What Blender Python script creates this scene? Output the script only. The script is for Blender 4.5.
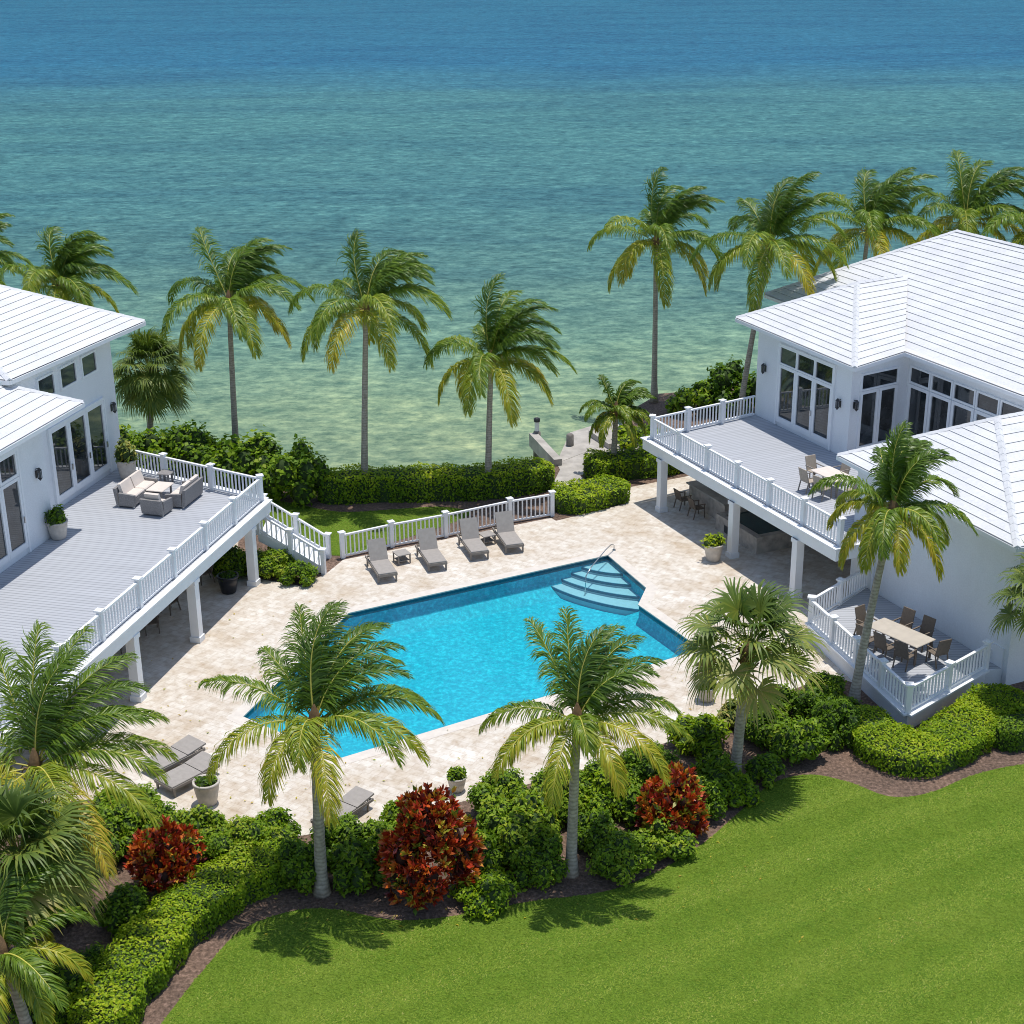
import bpy, bmesh, math, random
import numpy as np
from mathutils import Vector, Matrix

for o in list(bpy.data.objects):
    bpy.data.objects.remove(o)
S = bpy.context.scene
COL = S.collection
PI = math.pi

# ------------------------------------------------------------------ camera
CAM_H, FPX, PITCH, ROLL = 25.0, 1510.0, math.radians(21.4), math.radians(-0.6)
fwd = np.array([0, math.cos(PITCH), -math.sin(PITCH)])
_r0 = np.array([1.0, 0, 0]); _u0 = np.cross(_r0, fwd)
rgt = math.cos(ROLL) * _r0 + math.sin(ROLL) * _u0
upv = -math.sin(ROLL) * _r0 + math.cos(ROLL) * _u0
cam = bpy.data.cameras.new('camera')
cam.sensor_width = 36.0
cam.lens = 36.0 * FPX / 1024.0
cam.clip_start, cam.clip_end = 0.5, 20000
co = bpy.data.objects.new('camera', cam); COL.objects.link(co)
co.matrix_world = Matrix(((rgt[0], upv[0], -fwd[0], 0), (rgt[1], upv[1], -fwd[1], 0),
                          (rgt[2], upv[2], -fwd[2], CAM_H), (0, 0, 0, 1)))
S.camera = co

# ------------------------------------------------------------------ light
SUN_DIR = Vector((-0.10, -0.13, -1.0)).normalized()
SUN_EL = math.asin(-SUN_DIR.z); SUN_AZ = math.atan2(-SUN_DIR.x, -SUN_DIR.y)
w = bpy.data.worlds.new('World'); S.world = w; w.use_nodes = True
nt = w.node_tree
sky = nt.nodes.new('ShaderNodeTexSky'); sky.sky_type = 'NISHITA'; sky.sun_disc = False
sky.sun_elevation = SUN_EL; sky.sun_rotation = SUN_AZ
sky.air_density = 1.0; sky.dust_density = 0.6; sky.ozone_density = 1.0
bg = nt.nodes['Background']; bg.inputs['Strength'].default_value = 0.15
nt.links.new(sky.outputs[0], bg.inputs[0])
sl = bpy.data.lights.new('sun', 'SUN'); sl.energy = 3.8; sl.angle = math.radians(0.5); sl.color = (1.0, 0.955, 0.89)
so = bpy.data.objects.new('sun', sl); COL.objects.link(so)
so.rotation_euler = SUN_DIR.to_track_quat('-Z', 'Y').to_euler(); so.location = (20, 30, 60)
S.view_settings.view_transform = 'Standard'; S.view_settings.look = 'None'
S.view_settings.exposure = 0.0; S.view_settings.gamma = 1.0
S.cycles.use_denoising = True; S.cycles.filter_width = 1.0
S.cycles.diffuse_bounces = 6; S.cycles.max_bounces = 10; S.cycles.transparent_max_bounces = 12
S.cycles.sample_clamp_indirect = 6.0

# ------------------------------------------------------------------ helpers
def un(px, py, z=0.0):
    """point at height z seen at pixel (px, py) of the photograph"""
    d = fwd + rgt * (px - 512) / FPX - upv * (py - 512) / FPX
    t = (z - CAM_H) / d[2]
    return np.array([0, 0, CAM_H]) + d * t
def un2(px, py, z=0.0):
    p = un(px, py, z); return (p[0], p[1])

def node_mat(name):
    m = bpy.data.materials.new(name); m.use_nodes = True
    t = m.node_tree; b = t.nodes['Principled BSDF']
    return m, t, b
def N(t, kind, **kw):
    n = t.nodes.new(kind)
    for k, v in kw.items():
        if k in n.inputs: n.inputs[k].default_value = v
        else: setattr(n, k, v)
    return n
def ramp(t, stops, interp='LINEAR'):
    r = t.nodes.new('ShaderNodeValToRGB'); r.color_ramp.interpolation = interp
    e = r.color_ramp.elements
    while len(e) < len(stops): e.new(0.5)
    for el, (p, c) in zip(e, stops):
        el.position = p; el.color = (c[0], c[1], c[2], 1)
    return r
def mix(t, a, b, fac, mode='MIX'):
    m = t.nodes.new('ShaderNodeMix'); m.data_type = 'RGBA'; m.blend_type = mode
    def put(sock, v):
        if isinstance(v, (tuple, list)): sock.default_value = (v[0], v[1], v[2], 1)
        elif isinstance(v, (int, float)): sock.default_value = v
        else: t.links.new(v, sock)
    put(m.inputs[0], fac); put(m.inputs[6], a); put(m.inputs[7], b)
    return m.outputs[2]
def coords(t, scale=(1, 1, 1), rot=(0, 0, 0), kind='Object'):
    tc = t.nodes.new('ShaderNodeTexCoord'); mp = t.nodes.new('ShaderNodeMapping')
    mp.inputs['Scale'].default_value = scale; mp.inputs['Rotation'].default_value = rot
    t.links.new(tc.outputs[kind], mp.inputs[0]); return mp.outputs[0]
def noise(t, vec, scale, detail=3, rough=0.55):
    n = N(t, 'ShaderNodeTexNoise', Scale=scale, Detail=detail, Roughness=rough)
    t.links.new(vec, n.inputs['Vector']); return n.outputs['Fac']
def bump(t, b, h, strength, dist=0.02):
    n = N(t, 'ShaderNodeBump', Strength=strength, Distance=dist)
    t.links.new(h, n.inputs['Height']); t.links.new(n.outputs[0], b.inputs['Normal'])

def plain(name, c, rough=0.6, var=0.12, scale=3.0, bumps=0.0, metallic=0.0, spec=0.5, fine=40.0):
    m, t, b = node_mat(name)
    v = coords(t)
    n = noise(t, v, scale, 4)
    r = ramp(t, [(0.3, tuple(x * (1 - var) for x in c)), (0.7, tuple(min(1, x * (1 + var)) for x in c))])
    t.links.new(n, r.inputs[0]); t.links.new(r.outputs[0], b.inputs['Base Color'])
    b.inputs['Roughness'].default_value = rough; b.inputs['Metallic'].default_value = metallic
    b.inputs['Specular IOR Level'].default_value = spec
    if bumps: bump(t, b, noise(t, v, fine, 3), bumps, 0.01)
    return m

M = {}
def stucco():
    m, t, b = node_mat('white_stucco')
    v = coords(t); vz = coords(t, (0.5, 0.5, 0.3)); n = noise(t, vz, 1.0, 6, 0.7); n2 = noise(t, v, 22, 4, 0.7)
    r = ramp(t, [(0.30, (0.75, 0.768, 0.785)), (0.55, (0.80, 0.82, 0.84))]); t.links.new(n, r.inputs[0])
    d = ramp(t, [(0.3, (0.93, 0.93, 0.93)), (0.7, (1.04, 1.04, 1.04))]); t.links.new(n2, d.inputs[0])
    t.links.new(mix(t, r.outputs[0], d.outputs[0], 1.0, 'MULTIPLY'), b.inputs['Base Color']); b.inputs['Roughness'].default_value = 0.88
    b.inputs['Specular IOR Level'].default_value = 0.2; bump(t, b, n2, 0.4, 0.012); return m
M['stucco'] = stucco()
M['white'] = plain('white_paint', (0.82, 0.83, 0.84), 0.55, 0.03, 2.0, spec=0.3)
M['frame'] = plain('white_window_frame', (0.82, 0.84, 0.86), 0.4, 0.02, 2.0)
M['riser'] = plain('roof_joint_shade', (0.38, 0.385, 0.40), 0.9, 0.25, 2.0)  # grey dirt, with the gap shadow between tile courses painted in
M['taupe'] = plain('taupe_sling', (0.34, 0.31, 0.28), 0.8, 0.08, 8, 0.2)
M['taupe_dark'] = plain('taupe_side', (0.24, 0.215, 0.19), 0.7, 0.08, 8)
M['metal'] = plain('brushed_metal', (0.55, 0.55, 0.55), 0.25, 0.05, 5, metallic=0.9)
M['darkmetal'] = plain('dark_metal', (0.035, 0.036, 0.04), 0.45, 0.1, 5)
M['wicker'] = plain('grey_wicker', (0.24, 0.23, 0.225), 0.75, 0.25, 30, 0.4)
M['cushion'] = plain('cream_cushion', (0.70, 0.62, 0.55), 0.9, 0.05, 4, 0.15)
M['tan'] = plain('tan_sling', (0.40, 0.34, 0.27), 0.85, 0.1, 10, 0.2)
M['brown'] = plain('brown_sling', (0.16, 0.125, 0.095), 0.8, 0.15, 10, 0.2)
M['tabletop'] = plain('beige_tabletop', (0.52, 0.46, 0.38), 0.5, 0.08, 3)
M['pot'] = plain('pale_stone_pot', (0.55, 0.50, 0.44), 0.8, 0.15, 5, 0.3)
M['black'] = plain('black_glaze', (0.015, 0.016, 0.02), 0.35, 0.1, 5)
M['soil'] = plain('soil', (0.05, 0.035, 0.025), 0.95, 0.3, 10, 0.5)
M['concrete'] = plain('weathered_concrete', (0.42, 0.39, 0.35), 0.9, 0.22, 1.5, 0.4)
M['wood'] = plain('grey_wood', (0.22, 0.20, 0.18), 0.9, 0.3, 4, 0.4)
M['stone'] = plain('rough_stone', (0.42, 0.37, 0.32), 0.9, 0.3, 3, 0.5)
M['mulch'] = None
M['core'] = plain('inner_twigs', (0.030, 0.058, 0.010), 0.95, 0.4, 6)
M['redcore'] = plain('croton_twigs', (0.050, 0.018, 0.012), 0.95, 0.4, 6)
M['step'] = plain('step_plaster', (0.46, 0.53, 0.56), 0.7, 0.06, 6)
M['tile'] = plain('waterline_tile', (0.012, 0.085, 0.14), 0.3, 0.3, 9)
M['nosing'] = plain('step_nosing_tile', (0.02, 0.13, 0.19), 0.3, 0.2, 9)
M['spawater'] = plain('spa_water', (0.005, 0.06, 0.075), 0.08, 0.2, 3)
M['bulb'] = plain('frosted_lamp', (0.85, 0.86, 0.85), 0.3, 0.02, 3)

def roof_mat():
    m, t, b = node_mat('white_concrete_tile')
    v = coords(t)
    n1 = noise(t, v, 0.8, 5); n2 = noise(t, v, 9, 6, 0.75)
    c = ramp(t, [(0.30, (0.60, 0.61, 0.625)), (0.48, (0.69, 0.695, 0.705)), (0.66, (0.74, 0.742, 0.75))]); t.links.new(n2, c.inputs[0])
    d = ramp(t, [(0.30, (0.90, 0.90, 0.905)), (0.6, (1, 1, 1))]); t.links.new(n1, d.inputs[0])
    t.links.new(mix(t, c.outputs[0], d.outputs[0], 1.0, 'MULTIPLY'), b.inputs['Base Color'])
    b.inputs['Roughness'].default_value = 0.7; b.inputs['Specular IOR Level'].default_value = 0.3
    bump(t, b, n2, 0.3, 0.02)
    return m
M['roof'] = roof_mat()

def deck_mat():
    m, t, b = node_mat('grey_deck_boards')
    v = coords(t)
    wv = N(t, 'ShaderNodeTexWave', Scale=1.0, Distortion=0.0); wv.bands_direction = 'Y'
    # board period 0.16 m : wave scale 1 -> period 2*pi/20 m in blender's wave texture
    wv.inputs['Scale'].default_value = 0.314 / 0.19
    t.links.new(v, wv.inputs['Vector'])
    r = ramp(t, [(0.0, (0.25, 0.26, 0.285)), (0.16, (0.43, 0.445, 0.475)), (1, (0.45, 0.465, 0.495))])
    t.links.new(wv.outputs['Fac'], r.inputs[0])
    vs = coords(t, (0.25, 5.2, 1)); n = noise(t, vs, 1.0, 4)
    d = ramp(t, [(0.3, (0.9, 0.9, 0.9)), (0.7, (1.06, 1.06, 1.06))]); t.links.new(n, d.inputs[0])
    t.links.new(mix(t, r.outputs[0], d.outputs[0], 1.0, 'MULTIPLY'), b.inputs['Base Color'])
    b.inputs['Roughness'].default_value = 0.65; b.inputs['Specular IOR Level'].default_value = 0.3
    return m
M['deck'] = deck_mat()

def travertine():
    m, t, b = node_mat('travertine_pavers')
    v = coords(t, (1, 1, 1), (0, 0, math.radians(30)))
    br = N(t, 'ShaderNodeTexBrick', Scale=1.0); br.offset = 0.37; br.offset_frequency = 2; br.squash = 0.62; br.squash_frequency = 3
    br.inputs['Brick Width'].default_value = 0.46; br.inputs['Row Height'].default_value = 0.31
    br.inputs['Mortar Size'].default_value = 0.006; br.inputs['Mortar Smooth'].default_value = 0.3; br.inputs['Bias'].default_value = 0.25
    br.inputs['Color1'].default_value = (0.585, 0.52, 0.44, 1); br.inputs['Color2'].default_value = (0.665, 0.625, 0.562, 1)
    br.inputs['Mortar'].default_value = (0.47, 0.40, 0.33, 1)
    t.links.new(v, br.inputs['Vector'])
    n = noise(t, v, 0.55, 6, 0.62); n2 = noise(t, v, 3.2, 5, 0.65)
    r1 = ramp(t, [(0.33, (0.84, 0.76, 0.66)), (0.52, (1.0, 0.985, 0.965)), (0.68, (1.12, 1.13, 1.14))]); t.links.new(n, r1.inputs[0])
    r2 = ramp(t, [(0.32, (0.74, 0.66, 0.57)), (0.52, (1.0, 0.99, 0.98)), (0.70, (1.14, 1.15, 1.17))]); t.links.new(n2, r2.inputs[0])
    c = mix(t, br.outputs[0], r1.outputs[0], 0.9, 'MULTIPLY'); c = mix(t, c, r2.outputs[0], 0.75, 'MULTIPLY')
    t.links.new(c, b.inputs['Base Color']); b.inputs['Roughness'].default_value = 0.75; b.inputs['Specular IOR Level'].default_value = 0.25
    bump(t, b, n2, 0.15, 0.01)
    return m
M['travertine'] = travertine()
M['coping'] = plain('coping_stone', (0.66, 0.60, 0.53), 0.7, 0.08, 4, 0.1)

def grass_mat(name, stripes=True):
    m, t, b = node_mat(name)
    v = coords(t)
    n1 = noise(t, v, 0.32, 5, 0.6); n2 = noise(t, v, 17, 5, 0.8); n3 = noise(t, v, 1.6, 4, 0.65)
    base = ramp(t, [(0.30, (0.105, 0.188, 0.016)), (0.50, (0.120, 0.205, 0.018)), (0.70, (0.150, 0.225, 0.026))])
    t.links.new(n1, base.inputs[0])
    r2 = ramp(t, [(0.30, (0.36, 0.44, 0.30)), (0.52, (1.0, 1.0, 1.0)), (0.72, (1.62, 1.45, 1.6))]); t.links.new(n2, r2.inputs[0])
    r3 = ramp(t, [(0.3, (0.82, 0.88, 0.8)), (0.7, (1.16, 1.08, 1.1))]); t.links.new(n3, r3.inputs[0])
    c = mix(t, base.outputs[0], r2.outputs[0], 1.0, 'MULTIPLY'); c = mix(t, c, r3.outputs[0], 1.0, 'MULTIPLY')
    if stripes:
        vs = coords(t, (1, 1, 1), (0, 0, math.radians(-62)))
        wv = N(t, 'ShaderNodeTexWave', Scale=0.17, Distortion=1.6, Detail=2.0); wv.inputs['Detail Scale'].default_value = 0.5
        t.links.new(vs, wv.inputs['Vector'])
        rs = ramp(t, [(0.2, (0.84, 0.88, 0.82)), (0.8, (1.12, 1.08, 1.1))]); t.links.new(wv.outputs['Fac'], rs.inputs[0])
        c = mix(t, c, rs.outputs[0], 1.0, 'MULTIPLY')
    t.links.new(c, b.inputs['Base Color']); b.inputs['Roughness'].default_value = 0.9; b.inputs['Specular IOR Level'].default_value = 0.15
    bump(t, b, n2, 0.7, 0.05)
    return m
M['lawn'] = grass_mat('lawn_grass', False)

def mulch():
    m, t, b = node_mat('bark_mulch')
    v = coords(t); n = noise(t, v, 9, 5, 0.7); n1 = noise(t, v, 0.7, 3)
    r = ramp(t, [(0.3, (0.05, 0.032, 0.023)), (0.52, (0.17, 0.112, 0.082)), (0.72, (0.36, 0.245, 0.19))]); t.links.new(n, r.inputs[0])
    d = ramp(t, [(0.3, (0.7, 0.7, 0.7)), (0.7, (1.25, 1.2, 1.15))]); t.links.new(n1, d.inputs[0])
    t.links.new(mix(t, r.outputs[0], d.outputs[0], 1.0, 'MULTIPLY'), b.inputs['Base Color'])
    b.inputs['Roughness'].default_value = 0.95; bump(t, b, n, 0.9, 0.05)
    return m
M['mulch'] = mulch()

def sea_mat():
    m, t, b = node_mat('sea_water')
    tc = t.nodes.new('ShaderNodeTexCoord'); sep = t.nodes.new('ShaderNodeSeparateXYZ')
    t.links.new(tc.outputs['Object'], sep.inputs[0])
    vs = coords(t, (0.016, 0.035, 1)); nz = noise(t, vs, 1.0, 5, 0.6)
    # depth coordinate: distance from the shore with ragged sand and seagrass patches
    sb = N(t, 'ShaderNodeMath', operation='SUBTRACT'); t.links.new(nz, sb.inputs[0]); sb.inputs[1].default_value = 0.5
    ml = N(t, 'ShaderNodeMath', operation='MULTIPLY'); t.links.new(sb.outputs[0], ml.inputs[0])
    di = N(t, 'ShaderNodeMath', operation='MULTIPLY'); t.links.new(sep.outputs['Y'], di.inputs[0]); di.inputs[1].default_value = 0.24
    t.links.new(di.outputs[0], ml.inputs[1])
    ad = N(t, 'ShaderNodeMath', operation='ADD'); t.links.new(sep.outputs['Y'], ad.inputs[0]); t.links.new(ml.outputs[0], ad.inputs[1])
    lg = N(t, 'ShaderNodeMath', operation='LOGARITHM'); t.links.new(ad.outputs[0], lg.inputs[0]); lg.inputs[1].default_value = 10.0
    mr = N(t, 'ShaderNodeMapRange'); t.links.new(lg.outputs[0], mr.inputs[0])
    mr.inputs[1].default_value = math.log10(70); mr.inputs[2].default_value = math.log10(700)
    f = lambda y: (math.log10(y) - math.log10(70)) / 1.0
    r = ramp(t, [(f(70), (0.27, 0.33, 0.19)), (f(82), (0.215, 0.305, 0.185)), (f(98), (0.135, 0.245, 0.180)), (f(122), (0.070, 0.172, 0.165)),
                 (f(150), (0.055, 0.165, 0.178)), (f(215), (0.056, 0.175, 0.188)), (f(246), (0.052, 0.168, 0.192)), (f(272), (0.036, 0.148, 0.205)), (f(310), (0.022, 0.128, 0.215)), (f(600), (0.020, 0.125, 0.20))])
    t.links.new(mr.outputs[0], r.inputs[0])
    # seagrass blotches
    vg = coords(t, (0.022, 0.075, 1)); ng = noise(t, vg, 1.0, 6, 0.65)
    rg = ramp(t, [(0.38, (0.66, 0.76, 0.84)), (0.56, (1.04, 1.03, 1.0))]); t.links.new(ng, rg.inputs[0])
    c = mix(t, r.outputs[0], rg.outputs[0], 0.8, 'MULTIPLY')
    vq = coords(t, (1.1, 1.5, 1), (0, 0, 0.1)); nq_ = noise(t, vq, 1.0, 4, 0.7)
    rq = ramp(t, [(0.36, (0.60, 0.68, 0.73)), (0.64, (1.42, 1.34, 1.28))]); t.links.new(nq_, rq.inputs[0]); c = mix(t, c, rq.outputs[0], 0.8, 'MULTIPLY')  # finer ripples, their light and shade painted into the colour
    # wave streaks: light and shade of the ripples painted into the colour
    vr = coords(t, (0.34, 0.50, 1), (0, 0, 0.10)); nr = noise(t, vr, 1.0, 7, 0.80)
    rr = ramp(t, [(0.34, (0.42, 0.56, 0.64)), (0.50, (0.96, 0.97, 0.98)), (0.66, (1.65, 1.45, 1.34))]); t.links.new(nr, rr.inputs[0])
    c = mix(t, c, rr.outputs[0], 1.0, 'MULTIPLY')
    v1 = coords(t, (0.5, 0.9, 1), (0, 0, 0.12)); w1 = noise(t, v1, 1.0, 6, 0.68)
    v2 = coords(t, (0.12, 0.25, 1), (0, 0, 0.05)); w2 = noise(t, v2, 1.0, 3, 0.5)
    a = N(t, 'ShaderNodeMath', operation='MULTIPLY_ADD'); t.links.new(w2, a.inputs[0]); a.inputs[1].default_value = 1.6; t.links.new(w1, a.inputs[2])
    bp = N(t, 'ShaderNodeBump', Strength=0.8, Distance=0.9); t.links.new(a.outputs[0], bp.inputs['Height'])
    df = N(t, 'ShaderNodeBsdfDiffuse'); t.links.new(c, df.inputs[0])
    gl = N(t, 'ShaderNodeBsdfGlossy'); gl.inputs['Roughness'].default_value = 0.22; t.links.new(bp.outputs[0], gl.inputs['Normal'])
    fr = N(t, 'ShaderNodeFresnel'); fr.inputs[0].default_value = 1.33; t.links.new(bp.outputs[0], fr.inputs['Normal'])
    hf = N(t, 'ShaderNodeMath', operation='MULTIPLY'); t.links.new(fr.outputs[0], hf.inputs[0]); hf.inputs[1].default_value = 0.24   # choppy sea: waves shade each other
    mx = N(t, 'ShaderNodeMixShader'); t.links.new(hf.outputs[0], mx.inputs[0]); t.links.new(df.outputs[0], mx.inputs[1]); t.links.new(gl.outputs[0], mx.inputs[2])
    t.links.new(mx.outputs[0], t.nodes['Material Output'].inputs[0]); t.nodes.remove(b)
    return m
M['sea'] = sea_mat()

def pool_mats():
    m, t, b = node_mat('pool_plaster')
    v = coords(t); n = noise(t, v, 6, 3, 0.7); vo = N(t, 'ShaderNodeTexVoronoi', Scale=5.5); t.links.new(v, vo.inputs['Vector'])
    r = ramp(t, [(0.28, (0.002, 0.31, 0.42)), (0.5, (0.004, 0.42, 0.52)), (0.72, (0.03, 0.66, 0.74))])  # bright speckle paints caustic sparkle into the plaster colour
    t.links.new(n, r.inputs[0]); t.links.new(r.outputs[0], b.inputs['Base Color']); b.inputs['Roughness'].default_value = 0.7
    M['plaster'] = m
    m2, t, b = node_mat('pool_water')
    out = t.nodes['Material Output']
    tr = N(t, 'ShaderNodeBsdfTransparent'); tr.inputs[0].default_value = (0.66, 0.95, 0.985, 1)
    gl = N(t, 'ShaderNodeBsdfGlossy'); gl.inputs['Roughness'].default_value = 0.06
    fr = N(t, 'ShaderNodeFresnel'); fr.inputs[0].default_value = 1.33
    v = coords(t); n1 = noise(t, v, 3.4, 3, 0.6)
    bp = N(t, 'ShaderNodeBump', Strength=0.25, Distance=0.08); t.links.new(n1, bp.inputs['Height'])
    t.links.new(bp.outputs[0], gl.inputs['Normal']); t.links.new(bp.outputs[0], fr.inputs['Normal'])
    hf = N(t, 'ShaderNodeMath', operation='MULTIPLY'); t.links.new(fr.outputs[0], hf.inputs[0]); hf.inputs[1].default_value = 0.12
    mx = N(t, 'ShaderNodeMixShader'); t.links.new(hf.outputs[0], mx.inputs[0]); t.links.new(tr.outputs[0], mx.inputs[1]); t.links.new(gl.outputs[0], mx.inputs[2])
    t.links.new(mx.outputs[0], out.inputs[0]); t.nodes.remove(b)
    M['poolwater'] = m2
pool_mats()

def glass_mat():
    m, t, b = node_mat('window_glass')
    v = coords(t); n = noise(t, v, 1.3, 2)
    r = ramp(t, [(0.4, (0.016, 0.020, 0.022)), (0.65, (0.045, 0.052, 0.055))]); t.links.new(n, r.inputs[0])
    t.links.new(r.outputs[0], b.inputs['Base Color'])
    b.inputs['Roughness'].default_value = 0.03; b.inputs['IOR'].default_value = 1.6; b.inputs['Specular IOR Level'].default_value = 0.7
    return m
M['glass'] = glass_mat()

def leaf_mat(name, stops, rough=0.5, trans=0.28, spec=0.35):
    m, t, b = node_mat(name)
    a = N(t, 'ShaderNodeAttribute', attribute_name='tint')
    r = ramp(t, stops); t.links.new(a.outputs['Fac'], r.inputs[0])
    t.links.new(r.outputs[0], b.inputs['Base Color'])
    b.inputs['Roughness'].default_value = rough; b.inputs['Specular IOR Level'].default_value = spec
    tl = N(t, 'ShaderNodeBsdfTranslucent'); t.links.new(mix(t, r.outputs[0], (1.2, 1.25, 0.5), 1.0, 'MULTIPLY'), tl.inputs[0])
    mx = N(t, 'ShaderNodeMixShader'); mx.inputs[0].default_value = trans
    t.links.new(b.outputs[0], mx.inputs[1]); t.links.new(tl.outputs[0], mx.inputs[2])
    t.links.new(mx.outputs[0], t.nodes['Material Output'].inputs[0])
    return m
M['palm'] = leaf_mat('palm_leaflet', [(0.0, (0.075, 0.145, 0.014)), (0.35, (0.165, 0.265, 0.020)), (0.6, (0.34, 0.38, 0.026)), (0.82, (0.56, 0.46, 0.035)), (1.0, (0.50, 0.32, 0.06))], 0.42, 0.32, 0.45)
M['fan'] = leaf_mat('fan_palm_leaf', [(0.0, (0.075, 0.13, 0.022)), (0.4, (0.15, 0.215, 0.035)), (0.75, (0.30, 0.32, 0.05)), (1.0, (0.42, 0.33, 0.10))], 0.5, 0.28, 0.4)
M['leaf'] = leaf_mat('shrub_leaf', [(0.0, (0.060, 0.130, 0.010)), (0.45, (0.150, 0.265, 0.014)), (0.8, (0.26, 0.38, 0.022)), (1.0, (0.38, 0.44, 0.04))], 0.5, 0.35, 0.2)
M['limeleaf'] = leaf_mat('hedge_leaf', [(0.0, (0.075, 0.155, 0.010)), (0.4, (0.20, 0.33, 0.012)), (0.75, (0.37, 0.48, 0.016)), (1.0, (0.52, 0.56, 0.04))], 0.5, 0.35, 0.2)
M['croton'] = leaf_mat('croton_leaf', [(0.0, (0.06, 0.014, 0.012)), (0.25, (0.25, 0.020, 0.014)), (0.5, (0.55, 0.060, 0.016)), (0.7, (0.62, 0.20, 0.025)), (0.85, (0.52, 0.42, 0.05)), (1.0, (0.12, 0.20, 0.02))], 0.4, 0.15, 0.5)
M['rachis'] = plain('palm_midrib', (0.48, 0.44, 0.08), 0.5, 0.3, 1.0)

def trunk_mat():
    m, t, b = node_mat('palm_trunk')
    v = coords(t)
    wv = N(t, 'ShaderNodeTexWave', Scale=2.6, Distortion=5.0, Detail=4.0); wv.bands_direction = 'Z'; t.links.new(v, wv.inputs['Vector'])
    n = noise(t, v, 6, 5, 0.65)
    r = ramp(t, [(0.0, (0.36, 0.315, 0.26)), (0.3, (0.44, 0.385, 0.32)), (1, (0.50, 0.44, 0.37))]); t.links.new(wv.outputs['Fac'], r.inputs[0])
    d = ramp(t, [(0.3, (0.62, 0.6, 0.58)), (0.7, (1.2, 1.18, 1.15))]); t.links.new(n, d.inputs[0])
    t.links.new(mix(t, r.outputs[0], d.outputs[0], 1.0, 'MULTIPLY'), b.inputs['Base Color'])
    b.inputs['Roughness'].default_value = 0.9; bump(t, b, wv.outputs['Fac'], 0.25, 0.02)
    return m
M['trunk'] = trunk_mat()
M['boot'] = plain('palm_fibre', (0.20, 0.12, 0.06), 0.95, 0.4, 8, 0.6)

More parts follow.
